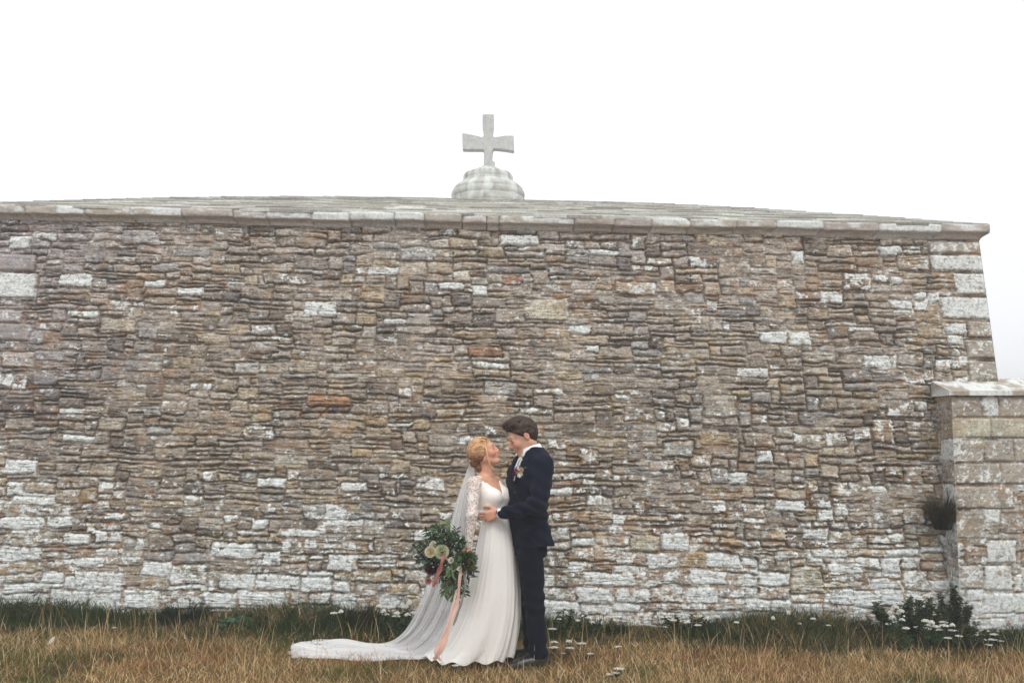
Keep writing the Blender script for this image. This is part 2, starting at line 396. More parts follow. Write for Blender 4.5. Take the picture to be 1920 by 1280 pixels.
# notable stones: photo pixels x0,x1,y0,y1 and kind (q = dressed; w/h/s = white/half/some lichen, o rust, g grey, d dark, y warm, p pale)
SPX = [(0, 68, 512, 561, 'qw'), (0, 66, 477, 510, 'qn'), (14, 53, 443, 469, 'w'), (0, 40, 582, 607, 'qs'), (4, 62, 660, 690, 's'), (8, 62, 784, 808, 'y'),
       (0, 56, 608, 640, 'qn'), (0, 60, 750, 772, 's'), (8, 66, 863, 890, 'w'), (0, 50, 700, 730, 'h'),
       (226, 300, 432, 462, 'g'), (331, 391, 462, 484, 'g'), (402, 455, 425, 452, 's'), (253, 303, 478, 496, 's'), (492, 586, 510, 533, 'h'),
       (570, 632, 563, 594, 'w'), (822, 868, 527, 544, 'w'), (940, 1012, 440, 462, 'w'), (943, 977, 519, 534, 'o'), (1038, 1073, 550, 560, 'o'),
       (876, 944, 650, 671, 'o'), (574, 657, 743, 765, 'o'), (1097, 1125, 647, 659, 'w'), (983, 1064, 560, 600, 'p'), (254, 293, 607, 638, 'g'), (187, 250, 600, 628, 'p'),
       (465, 522, 640, 663, 'g'), (1429, 1476, 622, 645, 'w'), (1477, 1520, 620, 646, 'w'), (1155, 1228, 528, 552, 'h'), (1318, 1382, 738, 782, 's'),
       (1168, 1230, 766, 794, 's'), (1152, 1180, 741, 752, 'w'), (830, 884, 586, 612, 'd'), (885, 924, 592, 612, 'd'), (700, 750, 455, 470, 'g'),
       (456, 512, 799, 828, 'h'), (1087, 1122, 840, 872, 'h'), (1216, 1266, 862, 884, 'h'), (1240, 1300, 830, 858, 's'), (1310, 1366, 812, 838, 's'), (1390, 1450, 812, 840, 's'),
       (1180, 1232, 1006, 1034, 'p'), (1234, 1292, 1001, 1031, 'w'), (1210, 1272, 1035, 1066, 'w'), (1276, 1322, 1033, 1066, 'y'), (1324, 1390, 1037, 1064, 'w'),
       (1294, 1362, 1070, 1096, 'w'), (1240, 1292, 1069, 1094, 'h'), (1096, 1190, 1070, 1098, 'w'), (1082, 1150, 1100, 1128, 'w'), (1152, 1218, 1100, 1128, 'w'), (1222, 1280, 1098, 1130, 'h'), (1284, 1345, 1100, 1132, 'w'),
       (1480, 1545, 1062, 1114, 'p'), (1556, 1614, 1057, 1080, 'w'), (1555, 1598, 1105, 1136, 'w'), (1600, 1650, 1108, 1140, 'w'), (1524, 1590, 1028, 1046, 'w'),
       (1450, 1512, 935, 958, 'w'), (1520, 1560, 928, 952, 'h'), (1640, 1676, 788, 832, 'h'), (1664, 1732, 750, 784, 'h'), (1486, 1540, 812, 838, 'h'), (1545, 1592, 808, 836, 'h'), (1713, 1738, 755, 772, 'w'),
       (140, 196, 1046, 1066, 'w'), (136, 180, 1072, 1108, 'w'), (180, 226, 1075, 1108, 'w'), (90, 160, 1106, 1142, 'w'), (160, 222, 1108, 1150, 'w'), (226, 300, 1104, 1140, 'w'), (304, 372, 1106, 1142, 'h'),
       (376, 446, 1112, 1140, 'w'), (448, 530, 1108, 1142, 'w'), (0, 76, 1024, 1054, 'w'), (410, 480, 1078, 1108, 'w'), (482, 560, 1080, 1106, 'w'), (562, 622, 1082, 1110, 'w'), (396, 478, 1018, 1050, 'w'),
       (404, 470, 1052, 1076, 's'), (624, 660, 1090, 1112, 'w'), (615, 672, 1040, 1072, 'w'), (660, 738, 1068, 1090, 's'), (732, 790, 1090, 1116, 's'), (520, 600, 990, 1008, 'w'), (120, 170, 1002, 1024, 'w'),
       (530, 590, 1142, 1160, 'w'), (0, 80, 972, 996, 'w'), (86, 136, 972, 992, 'w'), (0, 62, 1056, 1076, 'y'), (20, 100, 930, 948, 'w'), (196, 240, 965, 978, 'h'),
       (700, 752, 1010, 1040, 's'), (715, 745, 905, 930, 'h'), (640, 690, 905, 925, 'w'), (880, 948, 798, 820, 's'), (780, 835, 895, 920, 'h'),
       # dressed corner stones on the right
       (1748, 1842, 478, 508, 'qw'), (1680, 1742, 478, 506, 'h'), (1790, 1848, 511, 552, 'qw'), (1764, 1852, 556, 598, 'qw'), (1815, 1856, 602, 632, 'qs'), (1812, 1860, 636, 672, 'qs'),
       (1816, 1868, 676, 712, 'qs'), (1740, 1842, 452, 475, 'qh'), (1580, 1634, 512, 542, 'h'), (1552, 1600, 458, 482, 's'), (1634, 1672, 514, 530, 'h')]
def specials_front():
    out = []
    for (x0, x1, y0, y1, kd) in SPX:
        ua, vb = uv_of(x0, (y0+y1)/2)[0], uv_of((x0+x1)/2, y0)[1]
        ub, va = uv_of(x1, (y0+y1)/2)[0], uv_of((x0+x1)/2, y1)[1]
        if x0 == 0: ua = -HW-.1
        if kd[0] == 'q' and x1 > 1835: ub = HW+.1
        out.append((ua, ub, va, vb, kd))
    # dressed corner stones below, hidden mostly by the buttress
    return out

RES = 0.0054
H, RGB, UU, VV, WM = masonry(-HW, HW, -.12, WTOP+.02, RES, 11, zone_front, white_front, specials_front(), dark_front, lambda u, v: .62*(1-sstep(-4.9, -2.6, u-.25*(v-2)))*sstep(.9, 1.9, v)+.12*sstep(1.5, 3.2, v))
Z = VV - SH*(XC+UU)
X = XC + UU/HW*halfw(Z)
fade = sstep(0, .03, HW-np.abs(UU))
Y = BAT*Z - H*(.25+.75*fade)
X = X + np.where(np.abs(UU) > HW-.001, 0, 0)
V = np.stack([X, Y, Z], -1).reshape(-1, 3)
wall = mesh_obj('wall', V, grid_faces(*X.shape), stone_mat, None, RGB.reshape(-1, 3)); child(wall)

# side and back walls, coarser
def white_side(u, v):
    u = np.asarray(u, dtype=np.float32); v = np.asarray(v, dtype=np.float32)
    return clamp(.06+.5*(1-sstep(.1, .8, v)) + 0*u, .02, .9)
for kx, sgn in enumerate((1, -1)):
    H2, RGB2, U2, V2, _w = masonry(-HW, HW, -.25, WTOP+.15, 0.013, 40+kx, zone_front, white_side)
    zc = -SH*(XC+sgn*HW)
    Z2 = V2 + zc
    Y2 = BY + U2/HW*(HW-BAT*Z2)
    X2 = XC + sgn*(halfw(Z2) + H2*.9*sstep(0, .04, HW-np.abs(U2)))
    F2 = grid_faces(*X2.shape)
    if sgn < 0: F2 = F2[:, ::-1]
    child(mesh_obj('wall', np.stack([X2, Y2, Z2], -1).reshape(-1, 3), F2, stone_mat, None, RGB2.reshape(-1, 3)))
H2, RGB2, U2, V2, _w = masonry(-HW, HW, -.2, WTOP+.02, 0.02, 44, zone_front, white_side)
Z2 = V2 - SH*(XC+U2); X2 = XC + U2/HW*halfw(Z2); Y2 = 2*BY - BAT*Z2 + H2*.9*sstep(0, .04, HW-np.abs(U2))
child(mesh_obj('wall', np.stack([X2, Y2, Z2], -1).reshape(-1, 3), grid_faces(*X2.shape)[:, ::-1], stone_mat, None, RGB2.reshape(-1, 3)))

# --- cornice: dressed stones, a weathered fascia above a hollow underside
random.seed(5)
rngc = np.random.default_rng(77)
PROF = [(-.02, -.020), (.010, -.016), (.018, -.004), (.026, .012), (.042, .026), (.060, .034), (.074, .042), (.078, .054), (.079, .106), (.072, .114), (.02, .126), (-.12, .132)]  # outwards, up
def cornice_stone(mb, a, b, side, jit):
    """one stone between distances a..b along a side; finely cut so lichen and wear show"""
    n = max(2, int((b-a)/.03)); gap = .003
    ts = np.linspace(a+gap, b-gap, n)
    P2 = []
    for q in range(len(PROF)-1):
        m_ = 3 if q in (7, 9) else 2
        for r in range(m_): P2.append(tuple(np.array(PROF[q])*(1-r/m_)+np.array(PROF[q+1])*r/m_))
    P2.append(PROF[-1])
    base = np.array([lin(180, 173, 163), lin(186, 177, 164), lin(176, 171, 164), lin(182, 174, 167)][rngc.integers(4)])*(.9+.2*rngc.random())
    lich = rngc.random()
    lich = .72 if lich > .75 else (.56 if lich > .4 else .36)
    nz = fbm(len(P2)+4, n+8, 3, 4, rngc, 3, .7); nz2 = fbm(len(P2)+4, n+8, 2, 2, rngc, 2)
    V = []; C = []
    for j, (o_, h_) in enumerate(P2):
        for i, t in enumerate(ts):
            e = min(1, min(i, n-1-i)/2+.55)
            oo = o_ + jit[0] + (nz2[j, i]-.5)*.014 - (1-e)*.012; hh = h_ + jit[1] + (nz[j, i]-.5)*.010
            V.append(side(t, oo, hh))
            w = float(sstep(.0, .16, lich*1.15-(1-nz[j, i])*.95)) * (1 if h_ > .05 else .35)
            C.append(tuple(base*(.86+.3*nz2[j, i])*(1-w) + WHITE*.92*w))
    m = len(P2); F = [(j*n+i, (j+1)*n+i, (j+1)*n+i+1, j*n+i+1) for j in range(m-1) for i in range(n-1)]
    k0 = len(mb.V)
    F = [f[::-1] for f in F]
    mb.V += V; mb.C += C; mb.F += [tuple(q+k0 for q in f) for f in F]
    mb.F += [tuple(k0+j*n for j in range(m)), tuple(k0+j*n+n-1 for j in range(m))[::-1]]
TW = halfw(WTOP)
def ztop(x): return WTOP - SH*x
def side_front(t, o_, h_): x = XC+t*1.0; return (x + (t/TW)*max(o_, 0), BAT*WTOP - o_, ztop(x)+h_)
def side_back(t, o_, h_): x = XC+t; return (x + (t/TW)*max(o_, 0), 2*BY-BAT*WTOP+o_, ztop(x)+h_)
def side_right(t, o_, h_): y = BY+t; return (XC+TW+o_, y + (t/TW)*max(o_, 0), ztop(XC+TW)+h_)
def side_left(t, o_, h_): y = BY+t; return (XC-TW-o_, y + (t/TW)*max(o_, 0), ztop(XC-TW)+h_)
cmb = MB()
jx = [-4.76] + [at(p, 410, .1)[0]-XC for p in (53, 110, 163, 247, 345, 440, 502, 585, 656, 740, 796, 866, 912, 935, 1075, 1150, 1220, 1290, 1376, 1450, 1537, 1640, 1757)] + [TW]
jx[0] = -TW
for a, b in zip(jx[:-1], jx[1:]): cornice_stone(cmb, a, b, side_front, (rngc.normal(0, .003), rngc.normal(0, .003)))
for side in (side_right, side_left, side_back):
    t = -TW
    while t < TW-.01:
        b = min(t+rngc.uniform(.3, .6), TW)
        if TW-b < .2: b = TW
        cornice_stone(cmb, t, b, side, (rngc.normal(0, .003), rngc.normal(0, .003))); t = b
cor = cmb.build('cornice', ashlar_mat, None, True, True); child(cor)

# --- roof: shallow pyramid in stone slates, each course a step
APY = BY
apex = at(915, 379, APY); APZ = apex[2]+.02
slate_mat = tint_mat('stone_slate', rough=0.95, noise=0.3, scale=40, bump=0.5, bscale=70, bdist=0.004, spec=0.15)
rmb = MB(); ncr = 44; E0 = TW+.07
SL = [lin(172, 172, 164), lin(188, 188, 180), lin(156, 154, 148), lin(200, 201, 194), lin(178, 174, 162), lin(146, 144, 138)]
def roof_pt(side, s, t, lift=0):     # s in -1..1 along the eave, t 0..1 up to the apex
    ex = [(s, -1), (1, s), (-s, 1), (-1, -s)][side]
    bx, by = XC+ex[0]*E0, APY+ex[1]*E0
    z0 = WTOP+.110 - SH*bx; x = bx+(XC-bx)*t; y = by+(APY-by)*t
    return (x, y, z0+(APZ-z0)*t*1.0+.10*math.sin(math.pi*t)*(.6) + lift)
for side in range(4):
    for c in range(ncr):
        t0, t1 = c/ncr, (c+1.25)/ncr; t1 = min(t1, .995)
        w = 1.0; s = -1.0
        ln = E0*2*(1-t0)
        while s < 1-.001:
            ds = random.uniform(.16, .42)/max(ln, .3)*2
            e = min(1.0, s+ds)
            if 1-e < ds*.4: e = 1.0
            th = random.uniform(.010, .018); g = .0025/max(ln, .3)
            col = SL[random.randrange(6)]; k = random.uniform(.8, 1.12); col = tuple(v*k for v in col)
            j = random.uniform(-.15, .1)/ncr; lo = random.uniform(-.003, .003)
            P = [roof_pt(side, s+g, max(t0+j, -.01), th+lo), roof_pt(side, e-g, max(t0+j, -.01), th+lo), roof_pt(side, e-g, t1, th*.5+lo), roof_pt(side, s+g, t1, th*.5+lo),
                 roof_pt(side, s+g, max(t0+j, -.01), -.01), roof_pt(side, e-g, max(t0+j, -.01), -.01), roof_pt(side, e-g, t1, -.01), roof_pt(side, s+g, t1, -.01)]
            rmb.add(P, [(0, 1, 2, 3), (4, 5, 1, 0), (5, 6, 2, 1), (7, 4, 0, 3)], col)
            s = e
    rmb.add([roof_pt(side, -1, 0, -.012), roof_pt(side, 1, 0, -.012), roof_pt(side, 0, .999, -.012)], [(0, 1, 2)], SL[2])
roof = rmb.build('roof', slate_mat, None, False, True); child(roof)

# --- round stone base and cross on the apex
PXM = lambda px: px/FPX*(np.linalg.norm(apex-CAM))*.995
fin_mat = tint_mat('fog_paled_weathered_stone', rough=0.95, noise=0.16, scale=14, bump=0.5, bscale=40, bdist=0.008, spec=0.1)  # stone of base and cross; their tints carry some fog fade as paleness
bz = apex[2]
prof = [(.70, -.30), (.525, -.18), (.522, .0), (.520, .115), (.505, .165), (.465, .215), (.405, .255), (.372, .285), (.350, .318), (.352, .325), (.352, .385), (.344, .394), (.20, .456), (.085, .505), (.0, .508)]
kz = PXM(60)/.455
n = 96; VV3 = []; CC3 = []
rngf = np.random.default_rng(3)
nzf = fbm(200, n, 18, 10, rngf, 4, .6)
fine_prof = []
for (a, b) in zip(prof[:-1], prof[1:]):
    m_ = max(1, int(math.hypot(a[0]-b[0], a[1]-b[1])/.018))
    for q in range(m_): fine_prof.append((a[0]+(b[0]-a[0])*q/m_, a[1]+(b[1]-a[1])*q/m_))
fine_prof.append(prof[-1])
courses = [-.05, .06, .17, .285, .39]
for j, (r, h) in enumerate(fine_prof):
    ci = sum(h > c for c in courses)
    for i in range(n):
        an = 2*math.pi*i/n
        joint = 0
        nb = [7, 9, 8, 7, 6, 5][ci]
        fr = ((an/(2*math.pi)*nb + ci*.37) % 1.0)
        if min(fr, 1-fr)*2*math.pi*max(r, .1)/nb < .010: joint = 1
        if min(abs(h-c) for c in courses) < .009: joint = 1
        rr = r - .010*joint + (nzf[j % 200, i]-.5)*.007*(r > .05)
        blk = ((int(an/(2*math.pi)*nb + ci*.37)*37+ci*17) % 10)/10
        VV3.append((apex[0]+rr*math.cos(an), APY+rr*math.sin(an), bz+h*kz))
        c = np.array(lin(196, 197, 190))*(.84+.16*blk)*(1-.30*joint)  # block tint lightened to stand in for fog over the base
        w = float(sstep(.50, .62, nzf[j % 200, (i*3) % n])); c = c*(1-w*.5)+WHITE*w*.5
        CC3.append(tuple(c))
m = len(fine_prof)
F3 = [(j*n+i, j*n+(i+1) % n, (j+1)*n+(i+1) % n, (j+1)*n+i) for j in range(m-1) for i in range(n)]
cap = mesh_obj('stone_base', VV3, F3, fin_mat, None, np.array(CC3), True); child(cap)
# the cross, arms widening to their ends
cz = bz + .455*kz
def cpt(px, py): p = at(px, py, APY); return p[0], p[2]
outl = [(907, 322), (908, 285), (905, 283), (868, 283), (867, 252), (880, 254), (905, 260), (908, 256), (905, 240), (905, 217), (926, 217), (926, 240), (924, 258), (928, 260), (946, 257), (963, 257), (964, 286), (945, 283), (926, 281), (924, 285), (923, 304), (928, 306), (928, 322)]
fr = []; th = PXM(9)
pts2 = [cpt(*p) for p in outl]
bm_V = []; nO = len(pts2)
cxm, czm = sum(p[0] for p in pts2)/nO, sum(p[1] for p in pts2)/nO
import bmesh
bm = bmesh.new()
vs = [bm.verts.new((p[0], APY-th, p[1])) for p in pts2]
f = bm.faces.new(vs)
ex = bmesh.ops.extrude_face_region(bm, geom=[f])
bmesh.ops.translate(bm, verts=[v for v in ex['geom'] if isinstance(v, bmesh.types.BMVert)], vec=(0, 2*th, 0))
bmesh.ops.recalc_face_normals(bm, faces=bm.faces)
bmesh.ops.bevel(bm, geom=bm.edges[:], offset=.007, segments=2, affect='EDGES')
bmesh.ops.triangulate(bm, faces=bm.faces[:])
me = bpy.data.meshes.new('cross'); bm.to_mesh(me); bm.free()
ca = me.color_attributes.new('tint', 'FLOAT_COLOR', 'POINT')
for i_, v_ in enumerate(me.vertices): ca.data[i_].color = (*lin(192, 194, 192), 1)  # paler than bare stone: fog fade put into the tint
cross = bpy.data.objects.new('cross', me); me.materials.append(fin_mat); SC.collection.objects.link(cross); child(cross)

# --- buttress on the right corner: dressed stone face, rubble behind, sloping coping
BZT = wall_pt(1757, 741)[2]        # top of the masonry at its left
bxt = at(1784, 741, -.19)[0]; bxb = at(1799, 1100, -.19)[0]
BU1 = 1.55
def white_b(u, v):
    u = np.asarray(u, dtype=np.float32); v = np.asarray(v, dtype=np.float32)
    return clamp(.20+.55*(1-sstep(.25, .75, v))+.10*(1-sstep(.9, 1.3, v)) + 0*u, .02, .95)
def zone_b(u, v): return (.20, .55, .13, .21) if v > .25 else (.18, .45, .11, .19)
def bpx(px, py):
    p = at(px, py, -.19); return p[0]-(bxb+(bxt-bxb)*p[2]/BZT), p[2]
BSP = []
for (x0, x1, y0, y1, kd) in [(1786, 1840, 742, 782, 'qn'), (1841, 1872, 744, 782, 'qw'), (1873, 1990, 744, 782, 'qs'), (1786, 1856, 784, 822, 'qp'), (1858, 1990, 784, 822, 'qp'),
                         (1788, 1844, 824, 868, 'qh'), (1846, 1900, 824, 866, 'qs'), (1902, 1990, 824, 866, 'qn'), (1790, 1875, 870, 908, 'qs'), (1877, 1990, 868, 908, 'qn'),
                         (1792, 1900, 912, 954, 'qs'), (1794, 1845, 958, 1010, 'qs'), (1800, 1850, 1060, 1105, 'qs'), (1852, 1905, 1012, 1056, 'qw'), (1846, 1898, 1060, 1108, 'qw'), (1845, 1900, 1112, 1150, 'qw'), (1902, 1990, 1112, 1150, 'qw')]:
    ua, va = bpx(x0, y1); ub, vb = bpx(x1, y0)
    if x0 < 1803: ua = -.05
    BSP.append((ua, ub, va, vb, kd))
Hb, Rb, Ub, Vb, _w = masonry(0, BU1, -.2, BZT, .0065, 91, zone_b, white_b, BSP)
Hb = Hb*.55
Zb = Vb; left = bxb+(bxt-bxb)*Zb/BZT
Yb = -.19 - Hb*sstep(0, .03, Ub)
child(mesh_obj('buttress_face', np.stack([left+Ub, Yb, Zb], -1).reshape(-1, 3), grid_faces(*Ub.shape), stone_mat, None, Rb.reshape(-1, 3)))
Hs, Rs, Us, Vs, _w = masonry(0, .5, -.2, BZT, .0065, 92, zone_b, lambda u, v: white_b(u, v)*.6)
Hs = Hs*.4; lf = bxb+(bxt-bxb)*Vs/BZT
child(mesh_obj('buttress_side', np.stack([lf-Hs*sstep(0, .03, Us), -.19+Us, Vs], -1).reshape(-1, 3), grid_faces(*Us.shape)[:, ::-1], stone_mat, None, (Rs*.95).reshape(-1, 3)))
Hr, Rr, Ur, Vr, _w = masonry(0, .9, -.2, BZT, .013, 93, zone_b, white_b)
child(mesh_obj('buttress_side', np.stack([bxt+BU1-.02+Hr*.4, -.19+Ur, Vr], -1).reshape(-1, 3), grid_faces(*Ur.shape), stone_mat, None, Rr.reshape(-1, 3)))
# coping: one sloping slab course in three stones
cp = MB(); x0c = bxt-.035
rngp = np.random.default_rng(9)
zc_back = at(1757, 716, .11)[2]
for (a, b) in ((x0c, x0c+.52), (x0c+.523, x0c+1.05), (x0c+1.053, x0c+1.62)):
    nn, mm = 26, 14; N1 = fbm(mm, nn, 3, 4, rngp, 3, .7)
    V = []; C = []
    for j in range(mm):
        for i in range(nn):
            x = a+(b-a)*i/(nn-1)
            if j < 10: t = j/9; y, z = -.235+.50*t, BZT+.028+(zc_back+.04-BZT-.028)*t
            else: t = (j-9)/4; y, z = -.235, 0
            V.append((x, y, z))
            w = float(sstep(.40, .60, N1[j, i]))*.9; C.append(tuple(np.array(lin(170, 160, 148))*(1-w)+WHITE*w))
    V = V[:10*nn]; C = C[:10*nn]
    # front lip and sides below the sloping top
    lip = [(a+(b-a)*i/(nn-1), -.235, BZT-.012) for i in range(nn)]; lipc = [C[i] for i in range(nn)]
    lip2 = [(a+(b-a)*i/(nn-1), .30, BZT-.012) for i in range(nn)]
    V = [(p[0], p[1]+(N1[(q//nn) % mm, q % nn]-.5)*.01, p[2]+(N1[(q//nn) % mm, q % nn]-.5)*.014) for q, p in enumerate(V)]
    top = list(range(10*nn)); k0 = 10*nn; allV = V+lip+lip2; allC = C+lipc+lipc
    F = [(j*nn+i, j*nn+i+1, (j+1)*nn+i+1, (j+1)*nn+i) for j in range(9) for i in range(nn-1)]
    F += [(k0+i, k0+i+1, i+1, i) for i in range(nn-1)] + [(k0+nn+i, k0+nn+i+1, k0+i+1, k0+i) for i in range(nn-1)]
    F += [tuple([k0] + [j*nn for j in range(10)] + [k0+nn]), tuple([k0+nn-1] + [j*nn+nn-1 for j in range(10)] + [k0+2*nn-1])[::-1]]
    q0 = len(cp.V); cp.V += allV; cp.C += allC; cp.F += [tuple(t+q0 for t in f) for f in F]
child(cp.build('coping', ashlar_mat, None, False, True))

# --- the sea fog: one even, thin volume round everything
hz = MB(); hz.box(-1400, 1400, -1400, 1400, -22.0, APZ+1.6)
hmat = bpy.data.materials.new('fog'); hmat.use_nodes = True; hn = hmat.node_tree; hn.nodes.clear()
pv = hn.nodes.new('ShaderNodeVolumePrincipled'); pv.inputs['Color'].default_value = (.97, .98, 1, 1); pv.inputs['Density'].default_value = .0062; pv.inputs['Anisotropy'].default_value = .2
ho = hn.nodes.new('ShaderNodeOutputMaterial'); hn.links.new(pv.outputs[0], ho.inputs['Volume'])
haze = hz.build('haze', hmat, None, False); tag(haze, 'thin white sea fog over the headland', 'fog', kind='stuff')
# ------------------------------------------------------------------ ground and vegetation
def gz(x, y):
    """ground height"""
    f = np.exp(-((np.asarray(x, float)/14)**2))
    return -SH*np.asarray(x, float)*f + .018*np.sin(np.asarray(x)*2.1+1.3)*np.sin(np.asarray(y)*2.7+.4)*.6 - .0 
gx = np.concatenate([-np.geomspace(900, 9, 26), np.linspace(-8.5, 8.5, 120), np.geomspace(9, 900, 26)])
gy = np.concatenate([-np.geomspace(900, 9.5, 26), np.linspace(-9, 1, 90), np.linspace(1.5, 12, 12), np.geomspace(13, 900, 26)])
GX, GY = np.meshgrid(gx, gy)
GZ = gz(GX, GY)
soil, st, sp = new_mat('turf_soil')
tcn = st.nodes.new('ShaderNodeTexCoord'); n1 = st.nodes.new('ShaderNodeTexNoise'); n1.inputs['Scale'].default_value = 3; n1.inputs['Detail'].default_value = 8; n1.inputs['Roughness'].default_value = .7
rp = st.nodes.new('ShaderNodeValToRGB'); rp.color_ramp.elements[0].position = .35; rp.color_ramp.elements[0].color = (*lin(74, 62, 34), 1)
rp.color_ramp.elements[1].position = .65; rp.color_ramp.elements[1].color = (*lin(126, 92, 52), 1)
st.links.new(tcn.outputs['Object'], n1.inputs['Vector']); st.links.new(n1.outputs['Fac'], rp.inputs[0]); st.links.new(rp.outputs[0], sp.inputs['Base Color']); sp.inputs['Roughness'].default_value = 1
n2 = st.nodes.new('ShaderNodeTexNoise'); n2.inputs['Scale'].default_value = 60; n2.inputs['Detail'].default_value = 6; st.links.new(tcn.outputs['Object'], n2.inputs['Vector'])
bmp = st.nodes.new('ShaderNodeBump'); bmp.inputs['Distance'].default_value = .03; st.links.new(n2.outputs['Fac'], bmp.inputs['Height']); st.links.new(bmp.outputs[0], sp.inputs['Normal'])
ground = mesh_obj('ground', np.stack([GX, GY, GZ], -1).reshape(-1, 3), grid_faces(*GX.shape), soil)
tag(ground, 'dry turf ground in front of the chapel wall', 'ground', kind='structure')

leaf_mat = tint_mat('grass_blade', rough=0.75, noise=0.18, scale=25, bump=0, spec=0.25, transl=0.28)
def blades(x, y, z, h, w, lean, ang, col, seed, nseg=3, curl=1.0):
    """blade fans as one mesh; all arguments are arrays of length n"""
    rng = np.random.default_rng(seed); n = len(x)
    face = rng.random(n)*2*np.pi
    px, py = np.cos(face), np.sin(face)
    dx, dy = np.cos(ang), np.sin(ang)
    V = np.zeros((n, nseg*2+1, 3), dtype=np.float32); C = np.zeros((n, nseg*2+1, 3), dtype=np.float32)
    for k in range(nseg+1):
        t = k/nseg
        hh = h*(t - .25*lean*t*t*curl); off = h*lean*t**1.7
        cx, cy, cz = x+dx*off, y+dy*off, z+hh
        ww = w*(1-t)**.6*.5
        if k < nseg:
            V[:, 2*k] = np.stack([cx-px*ww, cy-py*ww, cz], -1); V[:, 2*k+1] = np.stack([cx+px*ww, cy+py*ww, cz], -1)
            C[:, 2*k] = col; C[:, 2*k+1] = col
        else: V[:, 2*k] = np.stack([cx, cy, cz], -1); C[:, 2*k] = col
    base = np.arange(n)[:, None]*(nseg*2+1)
    quads = np.array([[2*k, 2*k+1, 2*k+3, 2*k+2] for k in range(nseg-1)])
    Q = (base[:, :, None]+quads[None]).reshape(-1, 4)
    T = base + np.array([[2*nseg-2, 2*nseg-1, 2*nseg]])
    return V.reshape(-1, 3), Q, T, C.reshape(-1, 3)
def blade_obj(name, parts, mat):
    Vs, Fs, Cs = [], [], []; o_ = 0
    for V, Q, T, C in parts:
        Fs.append(Q+o_); Fs.append(np.concatenate([T, T[:, 2:3]], 1)+o_); Vs.append(V); Cs.append(C); o_ += len(V)
    V = np.concatenate(Vs); C = np.concatenate(Cs); F = np.concatenate(Fs)
    me = bpy.data.meshes.new(name)
    tri = F[:, 2] == F[:, 3]; Fq, Ft = F[~tri], F[tri][:, :3]
    idx = np.concatenate([Fq.ravel(), Ft.ravel()]).astype(np.int32)
    st_ = np.concatenate([np.arange(len(Fq))*4, len(Fq)*4+np.arange(len(Ft))*3]).astype(np.int32)
    me.vertices.add(len(V)); me.vertices.foreach_set('co', V.astype(np.float32).ravel())
    me.loops.add(len(idx)); me.loops.foreach_set('vertex_index', idx); me.polygons.add(len(st_)); me.polygons.foreach_set('loop_start', st_)
    me.update(calc_edges=True)
    a = me.color_attributes.new('tint', 'FLOAT_COLOR', 'POINT'); c4 = np.ones((len(V), 4), dtype=np.float32); c4[:, :3] = C; a.data.foreach_set('color', c4.ravel())
    o = bpy.data.objects.new(name, me); me.materials.append(mat); SC.collection.objects.link(o); return o
def pick(cols, n, rng, p=None, jit=.25):
    c = np.array(cols)[rng.choice(len(cols), n, p=p)]
    return c*(1-jit+2*jit*rng.random((n, 1)))
def n2d(x, y, s, seed):
    """cheap smooth 2-d noise for scattered points"""
    r = np.random.default_rng(seed); o = 0
    for k in range(7):
        a = r.random()*6.28; f = s*(.6+1.6*r.random()); o = o + np.sin((x*np.cos(a)+y*np.sin(a))*f + r.random()*6.28)
    return o/7*1.9
rg = np.random.default_rng(21)
STRAW = [lin(194, 164, 116), lin(214, 186, 140), lin(168, 132, 88), lin(230, 208, 168), lin(140, 106, 68), lin(182, 148, 100), lin(120, 98, 60)]
OLIVE = [lin(92, 98, 46), lin(72, 88, 40), lin(116, 112, 56)]
GREEN = [lin(44, 70, 30), lin(56, 84, 36), lin(36, 58, 28), lin(74, 92, 42), lin(50, 64, 30), lin(88, 86, 44)]
# trampled patch where the couple stands keeps short grass so that hem, veil and shoes stay seen
def keep(x, y, h):
    under = ((x > -1.68) & (x < -.55) & (y > -1.62) & (y < -.98)) | ((x > -.75) & (x < .08) & (y > -1.84) & (y < -1.2))
    return np.where(under & (np.sin(x*913.7+y*517.3) < .93), np.minimum(h, .055+.02*np.sin(x*40)), h)
parts = []
n = 150000
x = rg.uniform(-6.5, 6.5, n); y = -0.75-rg.random(n)**1.15*3.6
edge_y = -.95 + .26*n2d(x, x*0, 2.6, 4)
m_ = (y < edge_y) | (rg.random(n) < .25); x, y = x[m_], y[m_]; n = len(x)
patch = n2d(x, y, 2.2, 8); patch2 = n2d(x, y, 5.0, 9)
h = (.045+.055*rg.random(n))*(1+.30*patch); h = keep(x, y, h)
col = pick(STRAW, n, rg); og = pick(OLIVE, n, rg)
gm = (rg.random(n) < np.clip(.20+.6*sstep(.10, .7, patch2*.7+patch*.4), 0, .8))
gm |= (np.exp(-((x+3.7)/.7)**2-((y+1.9)/.35)**2) > rg.random(n)*1.1)
col[gm] = og[gm]
red = (n2d(x, y, 3.1, 33) > .25) & (rg.random(n) < .35); col[red] = pick([lin(150, 102, 66), lin(122, 84, 56), lin(166, 118, 78)], int(red.sum()), rg)
col[:] *= (1-.18*np.clip(patch, -1, 1))[:, None]*1.12
parts.append(blades(x, y, gz(x, y)-.01, np.maximum(h, .02), .0035+.003*rg.random(n), .3+.9*rg.random(n), rg.random(n)*6.28, col, 1))
